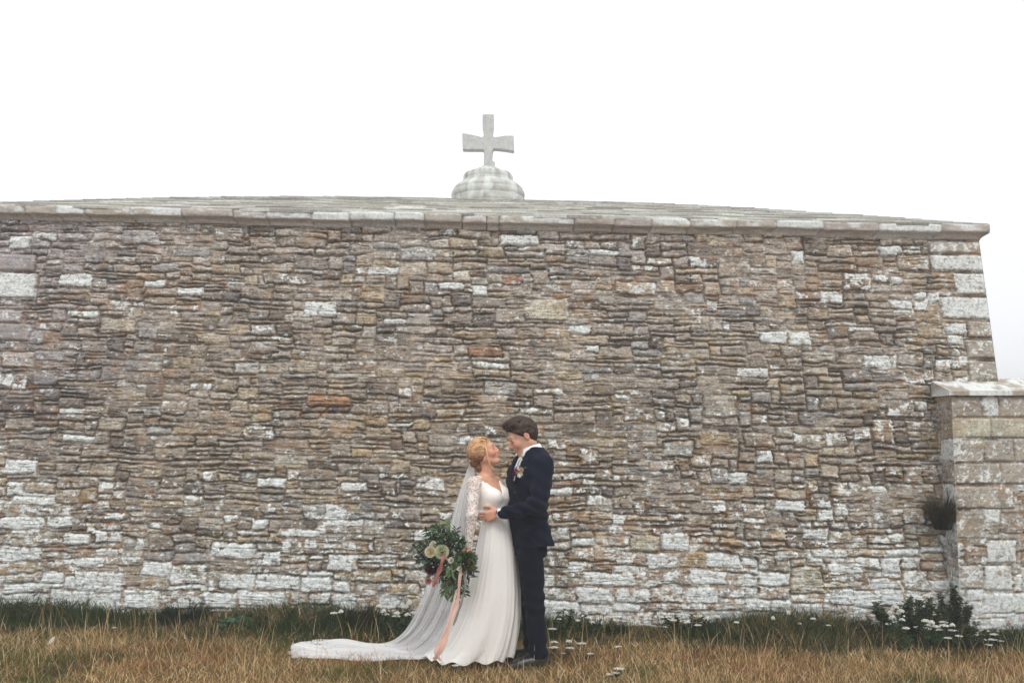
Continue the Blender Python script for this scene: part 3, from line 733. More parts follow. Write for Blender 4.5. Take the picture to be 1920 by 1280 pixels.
# taller seed stalks of straw
n = 11000
x = rg.uniform(-6, 6, n); y = -.85-rg.random(n)*3.0
m_ = (rg.random(n) < .45+.4*n2d(x, y, 1.7, 12)); x, y = x[m_], y[m_]; n = len(x)
h = (.09+.19*rg.random(n)**1.8); h = keep(x, y, h)
parts.append(blades(x, y, gz(x, y)-.01, h, .0030+.0020*rg.random(n), .1+.7*rg.random(n)**1.5, rg.random(n)*6.28, pick(STRAW[:4], n, rg), 2, 4))
dry = blade_obj('dry_grass', parts, leaf_mat)
tag(dry, 'short sun-dried straw coloured grass across the foreground', 'grass', kind='stuff')
# green growth along the foot of the wall
parts = []
n = 90000
x = rg.uniform(-6, 6.5, n); y = .0-rg.random(n)*1.25
yb = np.where(x > 3.8, -.16, 0.02)
m_ = (y < yb) & ((y > -1.0+.34*n2d(x, x*0, 2.9, 15)) | (rg.random(n) < .12)); x, y = x[m_], y[m_]; n = len(x)
hn = n2d(x, y*.6, 1.9, 16); near = sstep(-1.0, -.25, y)
h = (.05+.12*rg.random(n)**1.4)*(1+.9*hn)*(.60+.60*near)
brown = rg.random(n) < np.clip(.15+.45*n2d(x, y, 2.9, 17), .02, .75)
col = pick(GREEN, n, rg)*.80; cs = pick(STRAW, n, rg)*.55; col[brown] = cs[brown]
parts.append(blades(x, y, gz(x, y)-.01, np.maximum(h, .03), .004+.005*rg.random(n), .25+.8*rg.random(n), rg.random(n)*6.28, col, 3, 3))
n = 1300
x = rg.uniform(-6, 6, n); y = -rg.random(n)*1.0
m_ = y < np.where(x > 3.8, -.2, -.02); x, y = x[m_], y[m_]; n = len(x)
parts.append(blades(x, y, gz(x, y), .14+.18*rg.random(n)**1.5, .003+.002*rg.random(n), .1+.5*rg.random(n), rg.random(n)*6.28, pick(STRAW[:4]+GREEN[:2], n, rg), 4, 4))
green = blade_obj('green_grass', parts, leaf_mat)
tag(green, 'dark green uncut grass growing along the foot of the wall', 'grass', kind='stuff')
# ------------------------------------------------------------------ sculpting: signed distances -> one continuous surface
YP = -1.60
def W(px, py, dy=0.0): return at(px, py, YP+dy)
MPX = float(W(961, 900)[0]-W(960, 900)[0])       # metres per photo pixel where the couple stands

class Vol:
    def __init__(s, lo, hi, h):
        s.lo = np.array(lo, float); s.h = h
        s.n = (np.ceil((np.array(hi)-s.lo)/h)).astype(int)+1
        s.D = np.full(tuple(s.n), 0.5, dtype=np.float32)
    def box(s, lo, hi):
        a = np.clip(np.floor((np.array(lo)-s.lo)/s.h).astype(int), 0, s.n); b = np.clip(np.ceil((np.array(hi)-s.lo)/s.h).astype(int)+1, 0, s.n)
        sl = tuple(slice(a[i], b[i]) for i in range(3))
        g = [(s.lo[i]+np.arange(a[i], b[i])*s.h).astype(np.float32) for i in range(3)]
        return sl, g[0][:, None, None], g[1][None, :, None], g[2][None, None, :]
    def union(s, sl, d, k):
        A = s.D[sl]
        if k <= 0: s.D[sl] = np.minimum(A, d); return
        hh = np.clip(.5+.5*(A-d)/k, 0, 1); s.D[sl] = A*(1-hh)+d*hh-k*hh*(1-hh)
    def subtract(s, sl, d, k):
        A = s.D[sl]; B = -d
        hh = np.clip(.5-.5*(A-B)/max(k, 1e-5), 0, 1); s.D[sl] = A*(1-hh)+B*hh+k*hh*(1-hh)
    def cap(s, p0, p1, r0, r1=None, k=.02, sub=False):
        r1 = r0 if r1 is None else r1
        p0 = np.array(p0, float); p1 = np.array(p1, float); pad = max(r0, r1)+k+.02
        sl, X, Y, Z = s.box(np.minimum(p0, p1)-pad, np.maximum(p0, p1)+pad)
        v = p1-p0; L = max(float(v@v), 1e-9)
        t = np.clip(((X-p0[0])*v[0]+(Y-p0[1])*v[1]+(Z-p0[2])*v[2])/L, 0, 1)
        d = np.sqrt((X-p0[0]-t*v[0])**2+(Y-p0[1]-t*v[1])**2+(Z-p0[2]-t*v[2])**2)-(r0+(r1-r0)*t)
        (s.subtract if sub else s.union)(sl, d.astype(np.float32), k)
    def chain(s, pts, rs, k=.02):
        for a, b, ra, rb in zip(pts[:-1], pts[1:], rs[:-1], rs[1:]): s.cap(a, b, ra, rb, k)
    def ell(s, c, r, R=None, k=.02, sub=False):
        """ellipsoid; rows of R are its axes in world space"""
        c = np.array(c, float); r = np.array(r, float); R = np.eye(3) if R is None else np.array(R)
        pad = float(r.max())+k+.02
        sl, X, Y, Z = s.box(c-pad, c+pad)
        q = [((X-c[0])*R[i][0]+(Y-c[1])*R[i][1]+(Z-c[2])*R[i][2])/r[i] for i in range(3)]
        m = np.sqrt(q[0]**2+q[1]**2+q[2]**2); g = np.sqrt((q[0]/r[0])**2+(q[1]/r[1])**2+(q[2]/r[2])**2)
        d = m*(m-1)/np.maximum(g, 1e-6)
        (s.subtract if sub else s.union)(sl, d.astype(np.float32), k)
    def loft(s, levels, f, k=.02, p=2.0, grow=0.0):
        """levels (z, cx, cy, a, b): cross-sections with half depth a along heading f and half width b across it"""
        L = np.array(sorted(levels)); zz = L[:, 0]; m = L[:, 3:].max()+L[:, 1:3].ptp(axis=0).max()+.1 if hasattr(L, 'ptp') else L[:, 3:].max()+np.ptp(L[:, 1:3], axis=0).max()+.1
        c = L[:, 1:3].mean(0)
        sl, X, Y, Z = s.box((c[0]-m, c[1]-m, zz[0]-.06), (c[0]+m, c[1]+m, zz[-1]+.06))
        z1 = Z[0, 0]; cx = np.interp(z1, zz, L[:, 1]); cy = np.interp(z1, zz, L[:, 2]); a = np.interp(z1, zz, L[:, 3])+grow; b = np.interp(z1, zz, L[:, 4])+grow
        ker = np.array([1, 2, 3, 4, 3, 2, 1])/16.0
        def sm(q): return np.convolve(np.pad(q, 3, mode='edge'), ker, 'valid').astype(np.float32)[None, None, :]
        cx, cy, a, b = sm(cx), sm(cy), sm(a), sm(b)
        u = ((X-cx)*f[0]+(Y-cy)*f[1])/a; v = ((X-cx)*-f[1]+(Y-cy)*f[0])/b
        rr = (np.abs(u)**p+np.abs(v)**p)**(1/p)
        d = (rr-1)*np.minimum(a, b)
        d = np.maximum(d, np.maximum(zz[0]-grow-Z, Z-zz[-1]-grow))
        s.union(sl, d.astype(np.float32), k)
    def mesh(s, smooth=1):
        D = s.D; ins = D < 0
        c = np.zeros(tuple(s.n-1), dtype=np.uint8)
        for i in (0, 1):
            for j in (0, 1):
                for k in (0, 1): c += ins[i:i+c.shape[0], j:j+c.shape[1], k:k+c.shape[2]]
        act = np.argwhere((c > 0) & (c < 8))
        idx = np.full(c.shape, -1, dtype=np.int32); idx[act[:, 0], act[:, 1], act[:, 2]] = np.arange(len(act))
        vals = {}
        for i in (0, 1):
            for j in (0, 1):
                for k in (0, 1): vals[(i, j, k)] = D[act[:, 0]+i, act[:, 1]+j, act[:, 2]+k]
        acc = np.zeros((len(act), 3)); cnt = np.zeros(len(act))
        for a in vals:
            for ax in range(3):
                if a[ax]: continue
                b = list(a); b[ax] = 1; b = tuple(b)
                va, vb = vals[a], vals[b]; m = (va < 0) != (vb < 0)
                t = np.where(m, va/np.where(m, va-vb, 1), 0)
                p = np.tile(np.array(a, float), (len(act), 1)); p[:, ax] = t
                acc += p*m[:, None]; cnt += m
        V = s.lo + (act+acc/np.maximum(cnt, 1)[:, None])*s.h
        Fs = []
        for ax in range(3):
            sa = [slice(None)]*3; sb = [slice(None)]*3; sa[ax] = slice(0, -1); sb[ax] = slice(1, None)
            A = ins[tuple(sa)]; B = ins[tuple(sb)]
            e = np.argwhere(A != B); o1, o2 = [q for q in range(3) if q != ax]
            e = e[(e[:, o1] > 0) & (e[:, o2] > 0) & (e[:, o1] < s.n[o1]-1) & (e[:, o2] < s.n[o2]-1)]
            q = []
            for (d1, d2) in ((0, 0), (1, 0), (1, 1), (0, 1)):
                cc = e.copy(); cc[:, o1] -= d1; cc[:, o2] -= d2; q.append(idx[cc[:, 0], cc[:, 1], cc[:, 2]])
            q = np.stack(q, 1); fl = A[e[:, 0], e[:, 1], e[:, 2]]
            if ax == 1: fl = ~fl
            q[~fl] = q[~fl][:, ::-1]; Fs.append(q)
        F = np.concatenate(Fs); F = F[(F >= 0).all(1)][:, ::-1]
        for _ in range(smooth):
            S = np.zeros_like(V); C = np.zeros(len(V))
            for k in range(4):
                a, b = F[:, k], F[:, (k+1) % 4]
                for q in range(3): S[:, q] += np.bincount(a, V[b, q], len(V)) + np.bincount(b, V[a, q], len(V))
                C += np.bincount(a, minlength=len(V))+np.bincount(b, minlength=len(V))
            V = V*.5+.5*S/np.maximum(C, 1)[:, None]
        return V, F
def wob(X, Y, Z, f, seed, n=6):
    r = np.random.default_rng(seed); o = 0
    for _ in range(n):
        d_ = r.normal(size=3); d_ /= np.linalg.norm(d_); ff = f*(.6+.9*r.random())
        o = o + np.sin((X*d_[0]+Y*d_[1]+Z*d_[2])*ff+r.random()*6.28 + 1.3*np.sin((X*d_[1]+Z*d_[0])*ff*.5+r.random()*6))
    return (o/n).astype(np.float32)
def rot(heading, pitch, roll=0.0):
    """rows: forward, left, up of a head or hand; heading in degrees from +x, pitch up positive"""
    h, p, r = map(math.radians, (heading, pitch, roll))
    f = np.array([math.cos(h)*math.cos(p), math.sin(h)*math.cos(p), math.sin(p)])
    l = np.array([-math.sin(h), math.cos(h), 0]); u = np.cross(f, l)
    l2 = l*math.cos(r)+u*math.sin(r); u2 = -l*math.sin(r)+u*math.cos(r)
    return np.array([f, l2, u2])
def put(o, base):
    """move the origin of a mesh built in world space to base"""
    me = o.data; n = len(me.vertices); c = np.zeros(n*3, dtype=np.float32); me.vertices.foreach_get('co', c)
    c = c.reshape(-1, 3)-np.array(base, dtype=np.float32); me.vertices.foreach_set('co', c.ravel()); me.update(); return o

def head(v, c, R, s, fem=False):
    P = lambda x, y, z: c + s*(R[0]*x + R[1]*y + R[2]*z)
    w = .95 if fem else 1.0
    v.ell(P(-.018, 0, .030), s*np.array([.094, .074, .086]), R, .01)
    v.ell(P(.022, 0, -.030), s*np.array([.064, .057*w, .076]), R, .03)
    for y in (-1, 1): v.cap(P(.055, y*.018, -.094), P(-.012, y*.052*w, -.050), s*.019, s*.021, s*.022)
    v.ell(P(.070, 0, -.096 if not fem else -.092), s*np.array([.018, .019, .018]), R, s*.022)
    v.cap(P(.074, -.026, .022), P(.074, .026, .022), s*.013, s*.013, s*.018)
    for y in (-1, 1):
        v.ell(P(.060, y*.036, -.030), s*np.array([.024, .022, .024]), R, s*.022)
        v.ell(P(.094, y*.031, .004), s*np.array([.016, .017, .011]), R, s*.010, sub=True)
        v.ell(P(.0765, y*.031, .003), s*np.array([.012, .014, .0115]), R, s*.003)
    if fem: v.chain([P(.081, 0, .014), P(.090, 0, -.006), P(.101, 0, -.024)], [s*.007, s*.0075, s*.0095], s*.012)
    else: v.chain([P(.082, 0, .016), P(.094, 0, -.006), P(.107, 0, -.026)], [s*.008, s*.0085, s*.0115], s*.012)
    for y in (-1, 1): v.ell(P(.094, y*.012, -.032), s*np.array([.012, .008, .008]), R, s*.006)
    v.ell(P(.082, 0, -.058), s*np.array([.013, .026, .013]), R, s*.014)
    v.ell(P(.0905, 0, -.0535), s*np.array([.008, .020, .0055]), R, s*.005)
    v.ell(P(.0890, 0, -.0650), s*np.array([.008, .017, .0060]), R, s*.005)
    v.cap(P(.101, -.017, -.0585), P(.101, .017, -.0585), s*.0035, s*.0035, s*.004, sub=True)
    for y in (-1, 1):
        v.cap(P(.082, y*.026, -.057), P(.079, y*.029, -.052), s*.004, s*.004, s*.006, sub=True)   # smile corner
        Re = R.copy()
        v.ell(P(-.014, y*.074, -.004), s*np.array([.017, .009, .031]), Re, s*.006)
        v.ell(P(-.010, y*.084, -.002), s*np.array([.008, .005, .016]), Re, s*.004, sub=True)
    return P
def face_tint(V, c, R, s, skin, lip, brow, blush, fem=False):
    L = (V-c)@R.T/s; x, y, z = L.T; ay = np.abs(y)
    col = np.tile(np.array(skin), (len(V), 1))
    def m(cx, cy, cz, rx, ry, rz, soft=.5):
        q = np.sqrt(((x-cx)/rx)**2+((ay-cy)/ry)**2+((z-cz)/rz)**2); return (1-sstep(1-soft, 1+soft*.3, q))[:, None]
    def mix(k, c2): nonlocal col; col = col*(1-k)+np.array(c2)*k
    mix(m(.065, .042, -.028, .035, .026, .026, 1)*.75, blush)
    mix(m(.080, .034, -.044, .02, .007, .012, .8)*.4, np.array(blush)*.6)
    mix(m(.105, 0, -.026, .02, .014, .014, 1)*.45, blush)
    mix(m(-.014, .080, -.004, .02, .014, .034, .8)*.5, blush)
    mix(m(.092, 0, -.054, .016, .021, .0065), lip); mix(m(.090, 0, -.066, .016, .018, .0075), lip)
    mix(m(.093, 0, -.0590, .026, .028, .0040)*.9, lin(84, 38, 32))
    mix(m(.092, 0, -.0605, .02, .019, .0030)*.95, lin(236, 230, 222))
    bx = .75*m(.085, .031, .0275, .022, .019, .0050, .8) if not fem else m(.085, .031, .026, .022, .020, .0040, .6)
    mix(bx*.85, brow)
    if fem: mix(m(.087, .031, .0035, .016, .0140, .0040, .3), lin(200, 188, 178)); mix(m(.089, .031, .003, .016, .0070, .0050, .3), lin(58, 44, 34))
    else: mix(m(.087, .031, .003, .016, .0125, .0040, .6)*.6, lin(96, 62, 48))
    mix(m(.087, .031, .0080, .018, .0165, .0042, .5)*.95, lin(52, 36, 28)); mix(m(.087, .031, -.002, .018, .015, .0020, .5)*.5, lin(110, 76, 60))
    return col
def hand(v, wrist, R, s, curl, spread=1.0, thumb=0.6, mirror=1):
    """R rows: towards fingertips, towards thumb, back of the hand; curl in degrees per knuckle"""
    P = lambda x, y, z: wrist + s*(R[0]*x + R[1]*y + R[2]*z)
    v.ell(P(.050, 0, 0), s*np.array([.050, .040, .016]), R, s*.012)
    v.cap(P(.0, .012, 0), P(.085, .026, .002), s*.012, s*.010, s*.014); v.cap(P(.0, -.012, 0), P(.080, -.028, 0), s*.012, s*.009, s*.014)
    tips = []
    for q, (y, L, r) in enumerate(((.029, .070, .0088), (.010, .078, .0092), (-.010, .073, .0088), (-.029, .057, .0078))):
        p = P(.085-.006*(q in (0, 3))-.004*(q == 3), y, .001); a = 0; pts = [p]; yy = (y*.35*spread)
        for seg, fr in enumerate((.45, .31, .24)):
            a += math.radians(curl*(.8, 1.1, .8)[seg] + q*3)
            dirv = R[0]*math.cos(a)-R[2]*math.sin(a)+R[1]*yy*4
            p = p + s*dirv/np.linalg.norm(dirv)*L*fr; pts.append(p)
        v.chain(pts, [s*r*1.05, s*r, s*r*.92, s*r*.8], s*.003); tips.append(pts[-1])
    t0 = P(.015, .030, -.004); t1 = P(.045, .058, -.012-.012*thumb); t2 = P(.074, .066, -.020-.022*thumb); t3 = P(.094, .062, -.028-.034*thumb)
    v.chain([t0, t1, t2, t3], [s*.015, s*.0115, s*.0105, s*.0085], s*.008)
    return P, tips

skin_mat = tint_mat('skin', rough=0.52, noise=0.05, scale=90, bump=0.12, bscale=260, bdist=0.001, sub=0.12, spec=0.35)
suit_mat = tint_mat('navy_wool', rough=0.9, noise=0.14, scale=220, bump=0.2, bscale=400, bdist=0.0006, spec=0.12, attr=False, base=lin(12, 19, 36), sheen=0.04)
trou_mat = tint_mat('navy_wool_trousers', rough=0.9, noise=0.14, scale=220, bump=0.2, bscale=400, bdist=0.0006, spec=0.12, attr=False, base=lin(9, 14, 28), sheen=0.04)
shirt_mat = tint_mat('white_cotton', rough=0.8, noise=0.03, scale=200, bump=0.1, bscale=300, bdist=0.0005, spec=0.2, attr=False, base=lin(232, 234, 240))
tie_mat = tint_mat('sage_silk', rough=0.5, noise=0.06, scale=300, bump=0.1, bscale=300, bdist=0.0005, spec=0.4, attr=False, base=lin(186, 200, 188))
shoe_mat = tint_mat('black_leather', rough=0.35, noise=0.1, scale=60, bump=0.05, bscale=100, spec=0.5, attr=False, base=lin(20, 18, 18))
hair_mat = tint_mat('hair', rough=0.55, noise=0.22, scale=120, bump=0.2, bscale=220, bdist=0.001, spec=0.35)

# ================================================================== GROOM
GF = 205.0                                       # heading: towards the bride, a little to the camera
gf = np.array([math.cos(math.radians(GF)), math.sin(math.radians(GF))])
def lv(py, xl, xr, a, b, dy=0.0):
    p = W((xl+xr)/2, py, dy); return (p[2], p[0], p[1], a, b)
HG = W(979, 817); RG = rot(180+12, -28, -2); SG = 1.10
gbase = (float(W(1006, 1240)[0]), YP, float(gz(W(1006, 1240)[0], YP)))
J = [lv(826, 996, 1009, .045, .052), lv(840, 987, 1014, .066, .085), lv(850, 980, 1021, .090, .140), lv(861, 971, 1027, .115, .185), lv(885, 958, 1028, .142, .212), lv(905, 955, 1028, .145, .205),
     lv(930, 957, 1024, .132, .185), lv(952, 960, 1019, .122, .172), lv(975, 962, 1019, .122, .178), lv(1000, 963, 1025, .130, .192), lv(1016, 964, 1030, .135, .200), lv(1022, 964, 1032, .137, .203)]
sh_n, el_n, wr_n = W(1020, 877, -.185), W(1008, 948, -.255), W(938, 962, -.175)
sh_f, el_f, wr_f = W(984, 880, .190), W(968, 945, .27), W(925, 958, .17)
lo = W(930, 1262, -.42); hi = W(1060, 765, .42)
v = Vol((W(885, 900)[0], YP-.34, -.03), (W(1050, 900)[0], YP+.36, 1.92), .0042)
PG = head(v, HG, RG, SG)
v.cap(PG(-.030, 0, -.045), W(995, 862), .055, .062, .03)
v.cap(PG(.0, 0, -.075), W(992, 866), .040, .05, .03)
v.loft([(z, x, y, a*.84, b*.84) for (z, x, y, a, b) in J[2:9]], gf, .03)
v.chain([sh_n, el_n, wr_n], [.050, .040, .027], .03); v.chain([sh_f, el_f, wr_f], [.050, .040, .027], .03)
# near hand on the small of her back, fingers curling round her side
RHn = np.array([[-.955, .12, -.27], [-.26, .02, .965], [0, 0, 0]]); RHn[0] /= np.linalg.norm(RHn[0]); RHn[1] -= RHn[0]*(RHn[1]@RHn[0]); RHn[1] /= np.linalg.norm(RHn[1]); RHn[2] = np.array([0, -1, 0]) - RHn[0]*(-RHn[0][1]) - RHn[1]*(-RHn[1][1]); RHn[2] /= np.linalg.norm(RHn[2])
wr_n2 = W(934, 962, -.172)
hand(v, wr_n2, RHn, 1.02, 22, 1.0, .3)
RHf = RHn*np.array([1, -1, 1]); hand(v, wr_f, RHf, 1.0, 20, 1.0, .3)
ln_ = [W(992, 1030, -.085), W(1002, 1125, -.090), W(1010, 1222, -.095)]; lf_ = [W(990, 1030, .085), W(999, 1125, .10), W(1000, 1218, .11)]
for L_ in (ln_, lf_): v.chain(L_, [.085, .052, .034], .03); v.cap(L_[2], L_[2]+np.array([-.03, 0, -.045]), .026, .020, .02)
Vb_, Fb_ = v.mesh(1)
SKG = np.array(lin(212, 164, 140)); colg = face_tint(Vb_, HG, RG, SG, SKG, lin(196, 128, 116), lin(70, 48, 36), lin(222, 150, 130))
lo_hand = Vb_[:, 2] < 1.3; colg[lo_hand] = np.array(lin(214, 160, 136))
groom = put(mesh_obj('person', Vb_, Fb_, skin_mat, None, colg), gbase); groom.location = gbase
tag(groom, 'man in a dark navy suit smiling down at the bride and holding her waist', 'person')
from mathutils.bvhtree import BVHTree
def bvh_of(V, F): return BVHTree.FromPolygons([tuple(map(float, q)) for q in V], [tuple(map(int, q)) for q in F])
def wear(o, person, base):
    put(o, base); o.parent = person; return o
# hair: short and brown, swept up at the front
def hair_groom():
    lo, hi = HG-np.array([.19, .17, .17]), HG+np.array([.19, .17, .19]); v = Vol(lo, hi, .003)
    P = PG
    v.ell(P(-.018, 0, .034), SG*np.array([.100, .0790, .090]), RG, .01)
    v.ell(P(-.050, 0, .005), SG*np.array([.058, .070, .082]), RG, .03)
    v.ell(P(.034, .005, .098), SG*np.array([.044, .055, .026]), RG, .025)
    v.ell(P(.056, -.006, .092), SG*np.array([.022, .048, .022]), RG, .02)
    v.ell(P(-.002, -.005, .106), SG*np.array([.056, .056, .028]), RG, .03)
    sl, X, Y, Z = v.box(lo, hi)
    x = ((X-HG[0])*RG[0][0]+(Y-HG[1])*RG[0][1]+(Z-HG[2])*RG[0][2])/SG; y = ((X-HG[0])*RG[1][0]+(Y-HG[1])*RG[1][1]+(Z-HG[2])*RG[1][2])/SG; z = ((X-HG[0])*RG[2][0]+(Y-HG[1])*RG[2][1]+(Z-HG[2])*RG[2][2])/SG
    front = (.066-z) + .0*x
    line = np.where(x > .035, .058-z, np.where(x > .008, .058-z-(.035-x)*2.6, np.where(x > -.02, .022-z-.045, -.062-z+.0*x+np.clip((x+.05)*.9, 0, .03))))
    line = (.069-z) - 1.12*np.clip(.070-x, 0, .2) + .0*y
    line = np.maximum(line, x-.074-.15*z)
    line = np.maximum(line, np.where((x > -.030) & (x < .006), (.006-z)*.9-np.clip(-.0-x, -1, 0)*0, -1))   # clear of the ear
    d = v.D + .0075*wob(x*1.0, y*2.4, z*1.2, 80, 5, 8)*SG + .004*wob(x, y*3, z, 200, 6)
    v.D = np.maximum(d, line*SG*.75).astype(np.float32)
    return v.mesh(1)
Vh, Fh = hair_groom()
rs_ = np.random.default_rng(4)
def hair_tint(V, c, R, s, cols, f, seed):
    L = (V-c)@R.T/s
    t = wob(L[:, 0]*.6, L[:, 1]*3.0, L[:, 2]*1.0, f, seed, 8); t = clamp(.5+.9*t)
    return np.array(cols[0])*(1-t[:, None])+np.array(cols[1])*t[:, None]
hg = wear(mesh_obj('hair', Vh, Fh, hair_mat, None, hair_tint(Vh, HG, RG, SG, (lin(30, 22, 18), lin(70, 48, 36)), 160, 3)), groom, gbase)
def strands(name, P, s, seeds, n, path, rad, cols, parent, base, seed):
    r = np.random.default_rng(seed); mb = MB()
    for i in range(n):
        pts = path(r, i)
        c = np.array(cols[0])+(np.array(cols[1])-np.array(cols[0]))*r.random()
        mb.tube([P(*q) for q in pts], [rad*s*(1-.75*(j/(len(pts)-1))) for j in range(len(pts))], 4, tuple(c))
    return wear(mb.build(name, hair_mat, None, True, True), parent, base)
def comb(V, F, P, c, R, s, parent_hair, n, dirf, length, lift, rad, cols, seed, keepf, base):
    """fine strands that follow a hair surface"""
    r = np.random.default_rng(seed); bv = bvh_of(V, F); mb = MB(); cols = [np.array(q) for q in cols]; done = 0
    L = (V-c)@R.T/s; idx = r.permutation(len(V))
    for i in idx:
        if done >= n: break
        l = L[i]
        if not keepf(l): continue
        p = Vector(V[i]); pts = []; m = 7; LN = length*r.uniform(.6, 1.3); lf = lift*r.uniform(.1, 1.0)**2; tgt = None; jit = Vector(r.normal(0, .16, 3))
        for k in range(m):
            hit = bv.find_nearest(p)
            if hit[0] is None: break
            nr = hit[1]; q = hit[0]+nr*(.0012+lf*(k/(m-1))**1.6); pts.append(q)
            ll = (np.array(p)-c)@R.T/s; dl = dirf(ll); dw = Vector(R[0]*dl[0]+R[1]*dl[1]+R[2]*dl[2])+jit; dw = dw-nr*dw.dot(nr)
            if dw.length < 1e-5: break
            p = hit[0]+dw.normalized()*LN/m
        if len(pts) < 4: continue
        cc = cols[0]+(cols[1]-cols[0])*r.random()**1.4
        mb.tube(pts, [rad*(1-.7*j/(len(pts)-1)) for j in range(len(pts))], 3, tuple(cc)); done += 1
    o = mb.build('hair_strands', hair_mat, None, True, True); wear(o, parent_hair, base); o.location = (0, 0, 0); return o
def gpath(r, i):
    y = r.uniform(-.07, .07); x = r.uniform(-.03, .085); z = .118 - 6.5*y*y - .3*max(x-.05, 0)
    o = [(x, y, z)]; dx = r.uniform(-.2, .8); dy = r.uniform(-.7, .2)
    for k in range(3): o.append((x+dx*.011*(k+1), y+dy*.011*(k+1), z+.013*(k+1)-.0026*(k+1)**2))
    return o
h2 = strands('hair_tuft', PG, SG, None, 150, gpath, .0026, (lin(34, 24, 20), lin(84, 58, 44)), groom, gbase, 8); h2.parent = hg; h2.location = (0, 0, 0)

comb(Vh, Fh, PG, HG, RG, SG, hg, 1500, lambda l: (-.5-.2*(l[0] < 0), -.35*np.sign(l[1]+.02), .5 if l[0] > .02 and l[2] > .06 else -.9*(l[2] < .08)), .044, .019, .0017, (lin(24, 17, 14), lin(104, 76, 58)), 5, lambda l: True, gbase)
# jacket
v = Vol((W(905, 900)[0], YP-.36, W(1000, 1040)[2]), (W(1060, 900)[0], YP+.38, W(1000, 830)[2]), .0042)
v.loft(J[1:], gf, .02, 2.2, .008)
v.chain([sh_n+np.array([0, .01, .012]), el_n, W(941, 962, -.178)], [.074, .058, .041], .035)
v.chain([sh_f, el_f, W(932, 958, .18)], [.072, .058, .041], .035)
v.cap(W(1001, 854, -.05), W(1017, 868, -.16), .048, .060, .03); v.cap(W(995, 856, .05), W(986, 870, .17), .048, .060, .03)
v.cap(W(1026, 1004, -.10), W(1033, 1016, -.11), .016, .012, .03)      # skirt of the coat kicks out behind
sl, X, Y, Z = v.box(v.lo, v.lo+v.n*v.h)
# opening of the jacket front: a V down to the button
cx0, cy0 = W(996, 880)[0], YP
fr_ = (X-cx0)*gf[0]+(Y-cy0)*gf[1]; sd_ = (X-cx0)*-gf[1]+(Y-cy0)*gf[0]
zb = W(960, 894)[2]; ztp = W(990, 848)[2]
wdg = np.abs(sd_)-.052*np.clip((Z-zb)/(ztp-zb), 0, 1.3); wdg = np.maximum(wdg, -(fr_-.02)); wdg = np.maximum(wdg, zb-Z)
v.subtract(sl, wdg.astype(np.float32), .008)
# neck hole
nk0, nk1 = np.array(W(998, 872)), np.array(PG(-.033, 0, -.05)); v.cap(np.array(W(998, 866)), nk1, .070, .078, .012, sub=True)
# hem and centre vent
hemz = W(1000, 1020)[2] + (X-W(1000, 1020)[0])*.03
v.D = np.maximum(v.D, (hemz-Z).astype(np.float32))
# wrinkles: at the elbow, armpit and waist
am = np.exp(-((X-el_n[0])**2+(Y-el_n[1])**2+(Z-el_n[2])**2)/.09**2); wm_ = np.exp(-((Z-W(990, 955)[2])/.10)**2)
v.D = (v.D + (.0026+.007*am+.0034*wm_)*np.sin((X*.55+Z*.9+.035*wob(X, Y, Z, 11, 4))*78) + .0022*wob(X, Y, Z, 22, 7)).astype(np.float32)
Vj, Fj = v.mesh(1)
jacket = wear(mesh_obj('jacket', Vj, Fj, suit_mat), groom, gbase)
from mathutils.bvhtree import BVHTree
def bvh_of(V, F): return BVHTree.FromPolygons([tuple(map(float, q)) for q in V], [tuple(map(int, q)) for q in F])
bj = bvh_of(Vj, Fj)
def drape(bv, px, py, off, fallback=-.15):
    o_ = Vector(CAM); dr = Vector(ray(px, py)).normalized(); hit = bv.ray_cast(o_, dr)
    if hit[0] is None: return Vector(W(px, py, fallback))
    nrm = hit[1]
    if nrm.dot(dr) > 0: nrm = -nrm
    return hit[0]+nrm*off
def patch(name, bv, quad, nu, nv, off, mat, parent, base, th=.004, bulge=0.0):
    """a sewn-on piece laid over a surface: quad corners in photo pixels, a sheet with real thickness"""
    Vt = []
    for j in range(nv+1):
        for i in range(nu+1):
            a, b = i/nu, j/nv
            q = (1-a)*(1-b)*np.array(quad[0])+a*(1-b)*np.array(quad[1])+a*b*np.array(quad[2])+(1-a)*b*np.array(quad[3])
            Vt.append(drape(bv, q[0], q[1], off+bulge*math.sin(math.pi*a)))
    n = len(Vt); Vt2 = [p+Vector((0, th*.9, 0)) for p in Vt]
    F = []; w_ = nu+1
    for j in range(nv):
        for i in range(nu): F.append((j*w_+i, j*w_+i+1, (j+1)*w_+i+1, (j+1)*w_+i)); F.append(tuple(n+q for q in F[-1])[::-1])
    rim = [i for i in range(w_)]+[j*w_+nu for j in range(1, nv+1)]+[nv*w_+i for i in range(nu-1, -1, -1)]+[j*w_ for j in range(nv-1, 0, -1)]
    for a, b in zip(rim, rim[1:]+rim[:1]): F.append((b, a, a+n, b+n))
    return wear(mesh_obj(name, Vt+Vt2, F, mat, None, None, True), parent, base)
lap = suit_mat
patch('lapel', bj, [(997, 853), (988, 861), (967, 914), (976, 888)], 4, 10, .005, lap, groom, gbase, .006, .002)
patch('lapel', bj, [(973, 866), (979, 864), (966, 908), (961, 888)], 3, 8, .004, lap, groom, gbase, .005)
patch('pocket_flap', bj, [(984, 985), (1006, 986), (1006, 994), (984, 993)], 4, 2, .003, suit_mat, groom, gbase, .004)
mbx = MB(); bp_ = drape(bj, 966, 922, .004)
mbx.tube([bp_, bp_+Vector((0, -.004, 0))], [.007, .006], 10); wear(mbx.build('button', shoe_mat), groom, gbase)

